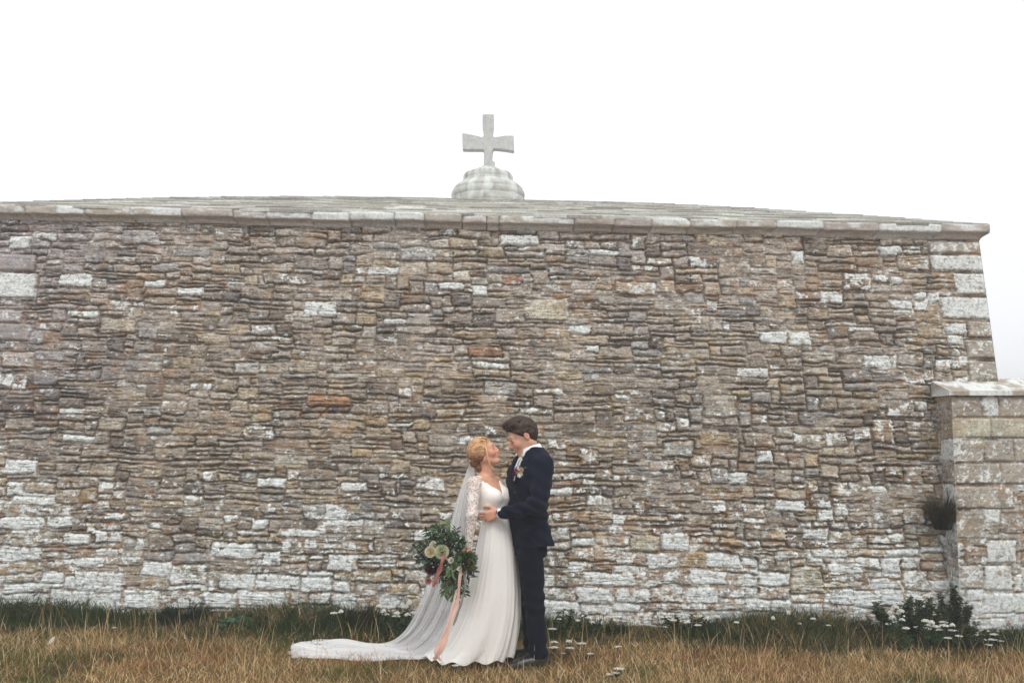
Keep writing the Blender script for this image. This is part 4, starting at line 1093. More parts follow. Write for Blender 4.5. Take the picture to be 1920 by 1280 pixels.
# shirt body, collar and tie under the jacket
v = Vol((W(950, 900)[0], YP-.2, W(1000, 925)[2]), (W(1030, 900)[0], YP+.2, W(1000, 825)[2]), .0035)
v.loft([(z, x, y, a*.93, b*.86) for (z, x, y, a, b) in J[2:7]], gf, .01)
v.cap(nk0, np.array(W(997, 856)), .066, .062, .02)
Vs_, Fs_ = v.mesh(1); shirt = wear(mesh_obj('shirt', Vs_, Fs_, shirt_mat), groom, gbase)
def collar():
    mb = MB(); n = 40; c0 = np.array(W(996, 845)); ax = np.array(PG(-.033, 0, -.05))-nk0; ax = ax/np.linalg.norm(ax)
    g = np.array([gf[0], gf[1], 0]); g = g-ax*(g@ax); g /= np.linalg.norm(g); s_ = np.cross(ax, g)
    V = []
    rows = [(.0605, -.016), (.0630, .026), (.067, .036), (.073, .030), (.084, -.012), (.090, -.040)]
    for (r, h) in rows:
        for i in range(n):
            an = math.radians(14)+(2*math.pi-math.radians(28))*i/(n-1)
            front = math.cos(an)
            hh = h - .020*max(front, 0)**1.5 + .012*max(-front, 0) - (.030*max(front, 0)**3 if h < -.01 and r > .07 else 0)
            rr = r*(1+.10*max(front, 0)**2)
            V.append(c0+g*rr*math.cos(an)+s_*rr*math.sin(an)+ax*hh)
    m = len(rows); F = [(j*n+i, j*n+i+1, (j+1)*n+i+1, (j+1)*n+i) for j in range(m-1) for i in range(n-1)]
    mb.add(V, F)
    o = mb.build('collar', shirt_mat); sm_ = o.modifiers.new('thick', 'SOLIDIFY'); sm_.thickness = .003
    return wear(o, groom, gbase)
collar()
bs_ = bvh_of(Vs_, Fs_)
mt = MB()
gfx = np.array([gf[0], gf[1], 0]); nk = np.array(W(984, 858, -.03))
tpts = [drape(bs_, 983, 856, .010), drape(bs_, 980, 863, .012), drape(bs_, 976, 874, .012), drape(bs_, 971, 888, .010), drape(bs_, 967, 900, .004)]
mt.tube(tpts, [.018, .020, .026, .029, .028], 10, flat=.55)
mt.tube([tpts[0]+Vector((.004, 0, .010)), tpts[0]+Vector((-.002, 0, -.012))], [.021, .013], 10, flat=.8)
wear(mt.build('tie', tie_mat), groom, gbase)
# shirt cuff
mc = MB(); ca_ = np.array(W(944, 963, -.178)); cb_ = np.array(W(932.5, 961.5, -.173)); mc.tube([ca_, ca_*.4+cb_*.6, cb_], [.036, .0365, .036], 20); wear(mc.build('cuff', shirt_mat), groom, gbase)
mc = MB(); mc.tube([W(936, 958, .178), W(928, 958, .172)], [.034, .034], 20); wear(mc.build('cuff', shirt_mat), groom, gbase)
# trousers
v = Vol((W(950, 900)[0], YP-.26, -.02), (W(1045, 900)[0], YP+.28, W(1000, 985)[2]), .0042)
v.loft([lv(990, 968, 1016, .110, .160), lv(1015, 967, 1019, .118, .175), lv(1040, 968, 1018, .112, .170)], gf, .03)
near = [W(994, 1035, -.085), W(998, 1080, -.088), W(1002, 1130, -.092), W(1006, 1180, -.096), W(1009, 1228, -.10)]; far = [W(990, 1035, .085), W(991, 1080, .09), W(995, 1130, .10), W(998, 1180, .105), W(1000, 1224, .11)]
for L_ in (near, far): v.chain(L_, [.098, .086, .073, .066, .068], .02)
sl, X, Y, Z = v.box(v.lo, v.lo+v.n*v.h)
lowm = np.exp(-((Z-.14)/.12)**2); kn = np.exp(-((Z-W(1000, 1120)[2])/.12)**2)
v.D = (v.D + (.0015+.005*lowm+.006*kn)*np.sin((Z+.25*X+.03*wob(X, Y, Z, 9, 3))*62) + .003*wob(X, Y, Z, 16, 5)).astype(np.float32)
v.D = np.maximum(v.D, (W(1000, 1226)[2]-Z).astype(np.float32))
Vt_, Ft_ = v.mesh(1); wear(mesh_obj('trousers', Vt_, Ft_, trou_mat), groom, gbase)
for (p, hd) in ((near[-1], 197), (far[-1], 172)):
    v = Vol(p-np.array([.33, .16, .16]), p+np.array([.16, .16, .08]), .0035)
    z0 = float(gz(p[0], p[1]))+.030; hx, hy = math.cos(math.radians(hd)), math.sin(math.radians(hd))
    q = lambda a, z, s=0: (p[0]+hx*a-hy*s, p[1]+hy*a+hx*s, z0+z)
    v.chain([q(-.05, .02), q(.05, .015), q(.14, .004), q(.205, -.002)], [.040, .040, .040, .028], .03)
    v.cap(q(-.035, .02), q(-.02, .075), .040, .045, .03); v.cap(q(.02, .03), q(.10, .02), .040, .036, .03)
    sl, X, Y, Z = v.box(v.lo, v.lo+v.n*v.h); v.D = np.maximum(v.D, ((z0-.028)-Z).astype(np.float32))
    a, b = v.mesh(1); wear(mesh_obj('shoe', a, b, shoe_mat), groom, gbase)

# ================================================================== BRIDE
BF = -32.0
bf = np.array([math.cos(math.radians(BF)), math.sin(math.radians(BF))])
HB = W(909, 847, -.01); RB = rot(-14, 21, 4); SB = .98
bbase = (float(W(905, 1238)[0]), YP, float(gz(W(905, 1238)[0], YP)))
T = [lv(893, 898, 918, .055, .075), lv(900, 895, 925, .070, .130), lv(908, 893, 934, .082, .160), lv(920, 896, 944, .095, .158), lv(933, 898, 949, .108, .150), lv(945, 901, 946, .098, .138),
     lv(958, 904, 943, .086, .122), lv(970, 908, 942, .078, .108), lv(990, 915, 943, .066, .095), lv(1008, 920, 944, .055, .085)]
shn, eln, wrn = W(889, 907, -.150), W(885, 964, -.215), W(878, 1022, -.20)
shf, elf, wrf = W(930, 905, .150), W(957, 950, .235), W(986, 955, .26)
v = Vol((W(845, 900)[0], YP-.36, -.02), (W(1005, 900)[0], YP+.38, 1.72), .0040)
PB = head(v, HB, RB, SB, True)
v.cap(PB(-.016, 0, -.045), W(912, 896), .041, .045, .03); v.cap(PB(.008, 0, -.070), W(914, 893, -.005), .030, .036, .03)
v.loft(T, bf, .03)
v.cap(W(907, 898), shn+np.array([0, .02, 0]), .036, .044, .035); v.cap(W(911, 898), shf, .036, .042, .035)
# collar bones and bust
fs = np.array([bf[0], bf[1], 0]); ss = np.array([-bf[1], bf[0], 0])
cb0 = np.array(W(913, 899))
for k_ in (-1, 1):
    v.cap(cb0+fs*.05+ss*k_*.018+np.array([0, 0, -.010]), cb0+fs*.028+ss*k_*.125+np.array([0, 0, .006]), .010, .009, .018)
    v.ell(np.array(W(923, 928))+fs*.062+ss*k_*.066, (.052, .056, .052), None, .03)
v.chain([shn, eln, wrn], [.042, .033, .022], .025); v.chain([shf, elf, wrf], [.042, .033, .022], .025)
# right hand closed round the stems
RHb = np.array([[-.45, -.10, -.88], [.86, -.10, -.45], [0, -1, 0]], float)
RHb[0] /= np.linalg.norm(RHb[0]); RHb[1] -= RHb[0]*(RHb[1]@RHb[0]); RHb[1] /= np.linalg.norm(RHb[1]); RHb[2] = np.cross(RHb[1], RHb[0]); RHb[2] *= -1 if RHb[2][1] > 0 else 1
PHb, _t = hand(v, wrn+np.array([-.004, 0, -.01]), RHb, .90, 62, .6, 1.0)
RHf2 = rot(0, -5); hand(v, wrf, np.array([RHf2[0], RHf2[2], RHf2[1]]), .88, 18)
for k_, (a, b, c_) in enumerate(((W(930, 1020, -.05), W(930, 1120, -.05), W(925, 1216, -.05)), (W(932, 1020, .07), W(928, 1120, .08), W(925, 1220, .08)))):
    v.chain([a, b, c_], [.055, .045, .030], .03); v.cap(c_, c_+np.array([.05, .0, -.015]), .024, .020, .02)
Vb_, Fb_ = v.mesh(1)
SKB = np.array(lin(214, 162, 134)); colb = face_tint(Vb_, HB, RB, SB, SKB, lin(186, 92, 84), lin(120, 78, 50), lin(206, 112, 88), True)
handm = Vb_[:, 2] < W(880, 1000)[2]; colb[handm] = np.array(lin(216, 160, 132))
bride = put(mesh_obj('person', Vb_, Fb_, skin_mat, None, colb), bbase); bride.location = bbase
tag(bride, 'woman in a white lace sleeved wedding dress and long veil looking up at the groom', 'person')

def hair_bride():
    lo, hi = HB-np.array([.20, .16, .19]), HB+np.array([.16, .16, .16]); v = Vol(lo, hi, .003); P = PB
    v.ell(P(-.024, 0, .036), SB*np.array([.100, .083, .090]), RB, .01)
    v.ell(P(-.065, 0, .010), SB*np.array([.066, .072, .080]), RB, .03)
    v.ell(P(-.098, 0, -.045), SB*np.array([.042, .052, .040]), RB, .02)
    v.ell(P(-.078, .005, -.082), SB*np.array([.038, .045, .034]), RB, .012)
    v.ell(P(-.078, -.012, -.100), SB*np.array([.030, .040, .026]), RB, .014)
    v.ell(P(-.020, -.062, -.022), SB*np.array([.042, .022, .032]), RB, .02)      # wave over the ear
    v.ell(P(-.020, .062, -.022), SB*np.array([.042, .022, .032]), RB, .02)
    sl, X, Y, Z = v.box(lo, hi)
    x, y, z = [((X-HB[0])*RB[i][0]+(Y-HB[1])*RB[i][1]+(Z-HB[2])*RB[i][2])/SB for i in range(3)]
    line = (.066-z) - 1.45*np.clip(.066-x, 0, .2)
    line = np.minimum(line, np.where(x < -.012, -1.0, 9.0))
    line = np.maximum(line, (x-.085))
    d = v.D + .0028*wob(x*.8, y*2.0, z*2.6, 110, 15, 8) + .0025*wob(x*.6, y*2, z*3, 240, 16)
    v.D = np.maximum(d, line*SB*.75).astype(np.float32); return v.mesh(1)
Vh, Fh = hair_bride()
_L = (Vh-HB)@RB.T/SB; _low = (1-sstep(-.06, .050, _L[:, 2]+.25*(_L[:, 0]+.05)))[:, None]
_ht = hair_tint(Vh, HB, RB, SB, (lin(158, 110, 74), lin(224, 180, 134)), 150, 9)*(1-_low)+hair_tint(Vh, HB, RB, SB, (lin(84, 56, 38), lin(150, 104, 68)), 150, 9)*_low
hb = wear(mesh_obj('hair', Vh, Fh, hair_mat, None, _ht), bride, bbase)
rr_ = np.random.default_rng(2); mb = MB()
for k_ in range(14):           # swept strands from brow to bun
    y0 = rr_.uniform(-.075, .06); z0 = .098-5.0*abs(y0)**1.9*1.0
    a_ = rr_.uniform(-.006, .006)
    pts = [(.070-.25*abs(y0), y0*.8, z0*.80+.008), (.03, y0*.95+a_, z0+.016), (-.03, y0*1.08, z0+.008+a_), (-.085, y0*1.0, z0*.45-.0), (-.115, y0*.6, -.03)]
    c = np.array(lin(150, 98, 60))*(1-rr_.random())+np.array(lin(222, 176, 124))*rr_.random()
    mb.tube([PB(*(q*np.array([1, 1.02, 1]))) for q in np.array(pts)], [.0018, .0034, .0036, .0032, .002], 4, tuple(clamp(c, 0, .8)))
for k_ in range(5):            # loose face-framing lock in front of the ear
    a_ = rr_.uniform(-.004, .004)
    mb.tube([PB(.040+a_, -.066, .040), PB(.036+a_, -.079, -.005), PB(.026, -.080+a_, -.050), PB(.022+a_, -.076, -.095), PB(.030+a_, -.070, -.130), PB(.040, -.066+a_, -.160)], [.0022, .003, .0028, .0024, .002, .001], 4, lin(226, 184, 140))
hs = wear(mb.build('hair_strands', hair_mat, None, True, True), bride, bbase); hs.parent = hb; hs.location = (0, 0, 0)
_bun = np.array([-.092, 0, -.075])
comb(Vh, Fh, PB, HB, RB, SB, hb, 1700, lambda l: tuple((_bun-l)/max(np.linalg.norm(_bun-l), .02)+np.array([0, .25*math.sin(l[2]*60), 0])), .060, .006, .0012, (lin(164, 114, 76), lin(238, 204, 160)), 6, lambda l: l[2] > -.03 or np.random.random() < .3, bbase)
gold = tint_mat('pearl_comb', rough=.3, noise=.1, scale=50, bump=0, spec=.5, attr=False, base=lin(228, 222, 206))
mb = MB()
for k_ in range(14):
    t = k_/13; p = np.array(PB(-.075-.045*t, -.050+.012*math.sin(t*9), .062-.085*t)); 
    mb.tube([p-np.array([0, 0, .006]), p, p+np.array([0, -.002, .006])], [.002, .006, .002], 6)
wear(mb.build('hair_comb', gold), bride, bbase)

# bodice: satin with a deep V, gown fabric over the torso
gown_mat = tint_mat('ivory_gown', rough=0.62, noise=0.03, scale=80, bump=0.12, bscale=150, bdist=0.001, spec=0.25, attr=False, base=lin(246, 243, 238))
v = Vol((W(870, 900)[0], YP-.22, W(900, 990)[2]), (W(975, 900)[0], YP+.22, W(900, 885)[2]), .0035)
v.loft(T, bf, .02, 2.0, .007)
v.cap(W(905, 899), shn+np.array([0, .02, 0]), .040, .050, .03); v.cap(W(913, 899), shf, .040, .048, .03)
for k_ in (-1, 1): v.ell(np.array(W(923, 928))+fs*.064+ss*k_*.066, (.060, .063, .060), None, .03)
sl, X, Y, Z = v.box(v.lo, v.lo+v.n*v.h)
c0 = W(908, 905); fr_ = (X-c0[0])*bf[0]+(Y-c0[1])*bf[1]; sd_ = (X-c0[0])*-bf[1]+(Y-c0[1])*bf[0]
zv = W(940, 930)[2]; zs = W(905, 893)[2]
wd = np.abs(sd_)-.108*np.clip((Z-zv)/(zs-zv), 0, 1.6); wd = np.maximum(wd, -(fr_+.02)); wd = np.maximum(wd, zv-Z)
v.subtract(sl, wd.astype(np.float32), .006)
wd2 = np.maximum(np.abs(sd_)-.095, W(908, 903)[2]-Z); v.subtract(sl, wd2.astype(np.float32), .006)
v.D = np.maximum(v.D, Z-(W(905, 898)[2]))
v.D = (v.D + .0012*wob(X, Y, Z, 40, 2)).astype(np.float32)
a, b = v.mesh(1); wear(mesh_obj('bodice', a, b, gown_mat), bride, bbase)
# lace sleeves and shoulder: open net over the skin
lace, lt, lp = new_mat('lace')
tc_ = lt.nodes.new('ShaderNodeTexCoord'); vo = lt.nodes.new('ShaderNodeTexVoronoi'); vo.feature = 'DISTANCE_TO_EDGE'; vo.inputs['Scale'].default_value = 62
nz_ = lt.nodes.new('ShaderNodeTexNoise'); nz_.inputs['Scale'].default_value = 26; nz_.inputs['Detail'].default_value = 3
vs_ = lt.nodes.new('ShaderNodeVectorMath'); vs_.operation = 'MULTIPLY_ADD'; vs_.inputs[1].default_value = (.05, .05, .05)
lt.links.new(tc_.outputs['Object'], nz_.inputs['Vector']); lt.links.new(nz_.outputs['Color'], vs_.inputs[0]); lt.links.new(tc_.outputs['Object'], vs_.inputs[2]); lt.links.new(vs_.outputs[0], vo.inputs['Vector'])
m1 = lt.nodes.new('ShaderNodeMapRange'); m1.inputs[1].default_value = .05; m1.inputs[2].default_value = .12; m1.inputs[3].default_value = 1; m1.inputs[4].default_value = .30
m2 = lt.nodes.new('ShaderNodeMapRange'); m2.inputs[1].default_value = .50; m2.inputs[2].default_value = .56; m2.inputs[3].default_value = 0; m2.inputs[4].default_value = .92
mxn = lt.nodes.new('ShaderNodeMath'); mxn.operation = 'MAXIMUM'
lt.links.new(vo.outputs['Distance'], m1.inputs[0]); lt.links.new(nz_.outputs['Fac'], m2.inputs[0]); lt.links.new(m1.outputs[0], mxn.inputs[0]); lt.links.new(m2.outputs[0], mxn.inputs[1])
lp.inputs['Base Color'].default_value = (*lin(240, 236, 230), 1); lp.inputs['Roughness'].default_value = .8
lt.links.new(mxn.outputs[0], lp.inputs['Alpha'])
v = Vol((W(850, 900)[0], YP-.32, W(900, 1040)[2]), (W(1005, 900)[0], YP+.34, W(900, 890)[2]), .0035)
v.chain([shn, eln, wrn+np.array([0, 0, .0])], [.049, .039, .0275], .025)
v.cap(W(898, 901, -.07), shn+np.array([0, .01, 0]), .040, .052, .02)
v.chain([shf, elf, wrf], [.049, .039, .027], .025)
a, b = v.mesh(1); wear(mesh_obj('lace_sleeves', a, b, lace), bride, bbase)
# beaded belt
n = 60; V_ = []
zc_ = W(905, 957)[2]; Lz = T[6]
for h_ in (-.016, -.014, 0, .014, .016):
    for i in range(n):
        an = 2*math.pi*i/n; g_ = .012 if abs(h_) < .015 else .006
        xx, yy = (Lz[3]+g_)*math.cos(an), (Lz[4]+g_)*math.sin(an)
        V_.append((Lz[1]+bf[0]*xx-bf[1]*yy, Lz[2]+bf[1]*xx+bf[0]*yy, zc_+h_))
wear(mesh_obj('belt', V_, [(j*n+i, j*n+(i+1) % n, (j+1)*n+(i+1) % n, (j+1)*n+i) for j in range(4) for i in range(n)], gown_mat), bride, bbase)
# skirt: long chiffon falling in folds, train to the left
chif_mat = tint_mat('chiffon_skirt', rough=0.75, noise=0.02, scale=60, bump=0.1, bscale=120, bdist=0.001, spec=0.15, attr=False, base=lin(247, 245, 241), transl=.15)
SKL = [(955, 904, 944, .130), (966, 904, 949, .138), (980, 902, 955, .158), (1000, 898, 962, .178), (1030, 892, 967, .198), (1070, 882, 971, .215), (1110, 872, 974, .23), (1150, 858, 974, .24), (1185, 840, 970, .25), (1208, 824, 966, .255), (1222, 808, 963, .26), (1230, 796, 960, .265)]
py_ = np.array([q[0] for q in SKL]); xl_ = np.array([q[1] for q in SKL]); xr_ = np.array([q[2] for q in SKL]); b_ = np.array([q[3] for q in SKL])
nl, na = 110, 360; V_ = []
rk = np.random.default_rng(12)
ph = rk.random(12)*6.28
for j in range(nl+1):
    t = j/nl; py = 956+(1230-956)*t; L_, R_, B_ = np.interp(py, py_, xl_), np.interp(py, py_, xr_), np.interp(py, py_, b_)
    cpt_ = W((L_+R_)/2, py); ax_ = (R_-L_)/2*MPX
    am = .35+.65*t
    for i in range(na):
        an = 2*math.pi*i/na
        fo = (.034*math.sin(7*an+ph[0]+1.6*math.sin(2*an+ph[1]+t)+1.1*t) + .020*math.sin(15*an+ph[2]+2.2*math.sin(3*an+ph[3])-1.4*t)*(.6+.4*math.sin(2*an+5*t+ph[8])) + .009*math.sin(29*an+ph[4]+2.6*math.sin(4*an+ph[5]+2*t))*(1-.5*t))*am
        fo = fo*(1.2 if t > .05 else .6)
        fo += .012*math.sin(4*an+ph[6]+5*t)*t
        # flat tongue of the train sweeping back to the left at the hem
        x = cpt_[0]+ax_*(1+fo)*math.cos(an); y = YP+.03+B_*(1+fo*1.2)*math.sin(an)
        z = cpt_[2]
        if t > .93: z = z + .012*math.sin(13*an+ph[7])*(t-.93)/.07
        V_.append((x, y, max(z, float(gz(x, y))+.015)))
F_ = [(j*na+i, j*na+(i+1) % na, (j+1)*na+(i+1) % na, (j+1)*na+i) for j in range(nl) for i in range(na)]
wear(mesh_obj('skirt', V_, [f[::-1] for f in F_], chif_mat), bride, bbase)

# veil: a long tulle sheet from the bun down her back and out over the grass
veil_mat, vt, vp = new_mat('tulle')
vp.inputs['Base Color'].default_value = (*lin(248, 249, 250), 1); vp.inputs['Roughness'].default_value = .85; vp.inputs['Specular IOR Level'].default_value = .1
trn = vt.nodes.new('ShaderNodeBsdfTranslucent'); trn.inputs[0].default_value = (*lin(248, 249, 250), 1)
tra = vt.nodes.new('ShaderNodeBsdfTransparent'); ms1 = vt.nodes.new('ShaderNodeMixShader'); ms1.inputs[0].default_value = .12; ms2 = vt.nodes.new('ShaderNodeMixShader'); ms2.inputs[0].default_value = .64
vt.links.new(vp.outputs[0], ms1.inputs[1]); vt.links.new(trn.outputs[0], ms1.inputs[2]); vt.links.new(tra.outputs[0], ms2.inputs[1]); vt.links.new(ms1.outputs[0], ms2.inputs[2])
vt.links.new(ms2.outputs[0], vt.nodes['Material Output'].inputs['Surface'])
def veil_sheet(seed, shift=0.0, wid=1.0):
    # the two long edges: px, py, dy (depth from the couple's plane), 0 = hanging .. 1 = lying on the grass
    A = [(882, 866, .02, 0), (875, 882, .03, 0), (867, 905, .04, 0), (857, 935, .05, 0), (848, 970, .06, 0), (838, 1005, .07, 0), (823, 1045, .09, 0), (803, 1088, .12, 0), (782, 1128, .18, .1), (757, 1160, .30, .4), (718, 1180, .46, .9), (664, 1189, .55, 1), (604, 1187, .55, 1), (568, 1187, .52, 1), (548, 1196, .45, 1)]
    B = [(887, 866, .01, 0), (890, 882, .02, 0), (890, 905, .03, 0), (888, 935, .04, 0), (885, 970, .05, 0), (883, 1005, .05, 0), (884, 1045, .05, 0), (886, 1088, .05, 0), (872, 1130, .04, 0), (842, 1178, .03, .35), (800, 1214, .03, .9), (730, 1222, .05, 1), (640, 1223, .05, 1), (575, 1221, .07, 1), (540, 1212, .15, 1)]
    A, B = np.array(A, float), np.array(B, float); nt_, ns_ = 240, 170; V = []
    ts = np.linspace(0, len(A)-1, nt_); ker = np.hanning(19); ker /= ker.sum()
    sm = lambda K: np.stack([np.convolve(np.pad(np.interp(ts, np.arange(len(K)), K[:, q]), 9, mode='reflect', reflect_type='odd'), ker, 'valid') for q in range(4)], 1)
    A, B = sm(A), sm(B)
    r = np.random.default_rng(seed); ph = r.random(10)*6.28
    for j in range(nt_):
        t = j/(nt_-1); a = np.array(W(*A[j][:3])); b = np.array(W(*B[j][:3])); mid = (a+b)/2; a = mid+(a-mid)*wid; b = mid+(b-mid)*wid
        for i in range(ns_):
            s = -1+2*i/(ns_-1); f = i/(ns_-1); g = (A[j][3]*(1-f)+B[j][3]*f)
            fold = math.sin(13*s+ph[0]+1.5*math.sin(2*s+ph[1])+t*2.0)*.5 + math.sin(27*s+ph[2]+1.2*math.sin(3*s+ph[3])-t*3)*.32 + .2*math.sin(49*s+ph[4]+t*4)
            ripple = math.sin(t*70+3*s+ph[5]+2*math.sin(5*s))*.35+.65*math.sin(t*38+ph[6]+2*s)
            am = .004+.036*sstep(.15, .6, t)
            p = a*(1-f)+b*f + np.array([.006*math.sin(9*s+t*8)*t, fold*am*(1-g)+shift, 0])
            zg = float(gz(p[0], p[1])) + .042 + .015*fold + .018*ripple*(1-.4*abs(s)) + .012*math.exp(-((t-.86)/.05)**2)*(1-f) - .030*abs(s)**4
            if t > .95: zg -= (t-.95)/.05*.03
            p[2] = max(p[2]*(1-g)+zg*g, zg)
            V.append(p)
    last = nt_ if shift == 0 else int(nt_*.66)       # the under layer ends before the train
    V = V[:last*ns_]
    F = [(j*ns_+i, j*ns_+i+1, (j+1)*ns_+i+1, (j+1)*ns_+i) for j in range(last-1) for i in range(ns_-1)]
    return V, F
for q, (sd, shf_, wd_) in enumerate(((3, 0, 1.0), (8, .03, .86))):
    a, b = veil_sheet(sd, shf_, wd_); wear(mesh_obj('veil' if q == 0 else 'veil_underlayer', a, b, veil_mat), bride, bbase)
# ------------------------------------------------------------------ bouquet, boutonniere, wild flowers, weeds
petal_mat = tint_mat('petal', rough=0.6, noise=0.06, scale=120, bump=0, spec=0.2, transl=0.2)
green_mat = tint_mat('leaf', rough=0.55, noise=0.22, scale=60, bump=0, spec=0.35, transl=0.15)
ribbon_mat = tint_mat('silk_ribbon', rough=0.6, noise=0.05, scale=60, bump=0, spec=0.3, transl=0.35)
def leaf(mb, p, d, L, w, c, rnd, up=None, droop=.3):
    """one pointed, slightly folded leaf from p along d"""
    d = Vector(d).normalized(); ref = Vector((rnd.uniform(-1, 1), rnd.uniform(-1, 1), rnd.uniform(-.3, 1))) if up is None else Vector(up)
    sd = d.cross(ref); sd = sd.normalized() if sd.length > 1e-4 else Vector((1, 0, 0)); nr = sd.cross(d)
    V = []; prof_ = [(0, .08), (.22, .75), (.5, 1.0), (.78, .62), (1, .02)]
    for t, ww in prof_:
        c_ = Vector(p)+d*L*t - Vector((0, 0, 1))*droop*L*t*t*.5
        V += [c_-sd*w*ww*.5+nr*w*.14*ww, c_, c_+sd*w*ww*.5+nr*w*.14*ww]
    F = []
    for j in range(4):
        F += [(j*3, j*3+1, j*3+4, j*3+3), (j*3+1, j*3+2, j*3+5, j*3+4)]
    mb.add(V, F, c)
def rose(name, p, r, face, cols, rnd, parent, base, rings=5):
    mb = MB(); face = Vector(face).normalized(); a = face.cross(Vector((.2, .1, 1))).normalized(); b = face.cross(a)
    for k in range(rings):
        rr = r*(.18+.82*k/(rings-1)); n = 3+k*2
        for i in range(n):
            an = 2*math.pi*(i+.37*k)/n + rnd.uniform(-.15, .15); out = a*math.cos(an)+b*math.sin(an); tn = face.cross(out)
            wd = rr*1.25*math.sin(math.pi/n)+r*.14; base_ = Vector(p)-face*r*.35+out*rr*.30; h = r*(.95-.42*k/(rings-1))
            c = tuple(np.array(cols[0])*(k/(rings-1))+np.array(cols[1])*(1-k/(rings-1)))
            V = []
            for t in (0, .4, .75, 1.0):
                q = base_+face*h*t*(1.0)+out*(rr*.62*t**.8+r*.10*max(t-.7, 0)*3)
                ww = wd*(.55+.6*math.sin(math.pi*min(t*.75+.1, 1)))
                V += [q-tn*ww-out*rr*.10, q+out*rr*.03, q+tn*ww-out*rr*.10]
            mb.add(V, [(j*3+q, j*3+q+1, j*3+q+4, j*3+q+3) for j in range(3) for q in range(2)], c)
    o = mb.build(name, petal_mat, None, True, True); put(o, base); o.parent = parent; return o
rnd = random.Random(31)
bq_base = np.array(W(838, 1045, -.24))
bouquet = empty('bouquet', bq_base); tag(bouquet, 'loose bridal bouquet of cream roses, protea and trailing green leaves held by the bride', 'bouquet')
def bqc(o): put(o, bq_base); o.parent = bouquet; return o
DG = [lin(44, 72, 48), lin(60, 92, 58), lin(36, 56, 40), lin(82, 110, 74), lin(106, 128, 82), lin(66, 96, 74)]
mb = MB(); sm_ = MB()
hub = Vector(W(846, 1042, -.23))
sprays = [(-52, -22, 9), (-44, -40, 9), (-30, -52, 10), (-12, -55, 10), (4, -44, 9), (20, -30, 7), (-58, 0, 8), (-50, 18, 8), (-20, 40, 9), (-6, 66, 11), (8, 74, 12), (16, 60, 10), (30, 44, 8), (40, 20, 8), (44, 2, 8), (28, -6, 7), (-34, 30, 7), (0, 30, 9), (-16, -26, 9), (14, 18, 9), (-30, -30, 9), (22, 66, 9), (-64, -10, 6), (-4, -34, 8)]
for (dx, dy, nl_) in sprays:
    for rep_ in range(3):
        tip = hub+Vector(((dx+rnd.uniform(-6, 6))*MPX, rnd.uniform(-.12, .05), -(dy+rnd.uniform(-6, 6))*MPX)); mid = (hub+tip)*.5+Vector((rnd.uniform(-.02, .02), -.03, rnd.uniform(0, .03)))
        P_ = [hub*(1-t)**2+mid*2*t*(1-t)+tip*t*t for t in np.linspace(0, 1, 7)]
        sm_.tube(P_, [.0028, .0026, .0024, .002, .0017, .0014, .001], 5, lin(70, 84, 48))
        col = DG[rnd.randrange(6)]
        for k in range(nl_*2):
            t = .25+.78*k/(nl_*2); q = hub*(1-t)**2+mid*2*t*(1-t)+tip*t*t; ax_ = (tip-hub).normalized()
            side = ax_.cross(Vector((rnd.uniform(-.5, .5), 1, rnd.uniform(-.5, .5)))).normalized()*(1 if k % 2 else -1)
            kk = rnd.uniform(.75, 1.25); leaf(mb, q, ax_*.7+side*rnd.uniform(.5, 1.1)+Vector((0, rnd.uniform(-.5, .3), 0)), rnd.uniform(.035, .062), rnd.uniform(.011, .021), tuple(np.clip(np.array(col)*kk, 0, 1)), rnd)
bqc(mb.build('foliage', green_mat, None, True, True))
# bound stems below the hand
hp = Vector(W(869, 1040, -.215))
for k in range(14):
    a = rnd.uniform(0, 6.28); r_ = rnd.uniform(0, .014); q = hp+Vector((math.cos(a)*r_, math.sin(a)*r_, 0))
    sm_.tube([hub+Vector((rnd.uniform(-.03, .03), rnd.uniform(-.03, .03), 0)), q, q+Vector((.03+rnd.uniform(-.015, .015), .01, .05))], .003, 5, lin(84, 92, 52))
bqc(sm_.build('stem', green_mat, None, True, True))
PK2 = 0; CR = (lin(232, 226, 206), lin(216, 202, 156)); PK = (lin(226, 178, 164), lin(200, 130, 120)); BU = (lin(110, 40, 58), lin(70, 22, 36)); WH = (lin(238, 236, 226), lin(224, 218, 190)); GW = (lin(196, 204, 150), lin(150, 166, 96))
for (px, py, dy, r, cl) in [(807, 1034, -.33, .040, CR), (812, 1020, -.30, .026, WH), (846, 1050, -.36, .022, WH), (803, 1089, -.27, .024, PK), (858, 1089, -.30, .024, PK), (819, 1004, -.26, .020, PK), (797, 1052, -.29, .020, WH), (862, 1066, -.33, .018, WH)]:
    bqc_o = rose('rose', W(px, py, dy), r, (rnd.uniform(-.5, .2), -1, rnd.uniform(.0, .5)), cl, rnd, bouquet, bq_base)
for (px, py, dy, r) in [(796, 1025, -.28, .016), (790, 1040, -.27, .014), (838, 1012, -.30, .013)]:
    rose('purple_blossom', W(px, py, dy), r, (-.3, -1, .4), (lin(150, 60, 120), lin(100, 30, 80)), rnd, bouquet, bq_base, 3)
def protea(name, p, r, face, c_out, c_in, n=46):
    mb = MB(); face = Vector(face).normalized(); a = face.cross(Vector((.2, .1, 1))).normalized(); b = face.cross(a)
    for ring in range(4):
        for i in range(n//(1+ring//2)):
            an = 6.283*i/(n//(1+ring//2))+ring*.2; out = a*math.cos(an)+b*math.sin(an)
            k = 1-ring*.2; leaf(mb, Vector(p)-face*r*.3+out*r*.15, out*(k)+face*(.35+.35*ring), r*(1.0), r*.20, tuple(np.array(c_out)*k+np.array(c_in)*(1-k)), rnd, face, .0)
    return bqc(mb.build(name, petal_mat, None, True, True))
protea('protea', W(828, 1034, -.34), .052, (-.1, -1, .35), lin(206, 208, 180), lin(176, 180, 124))
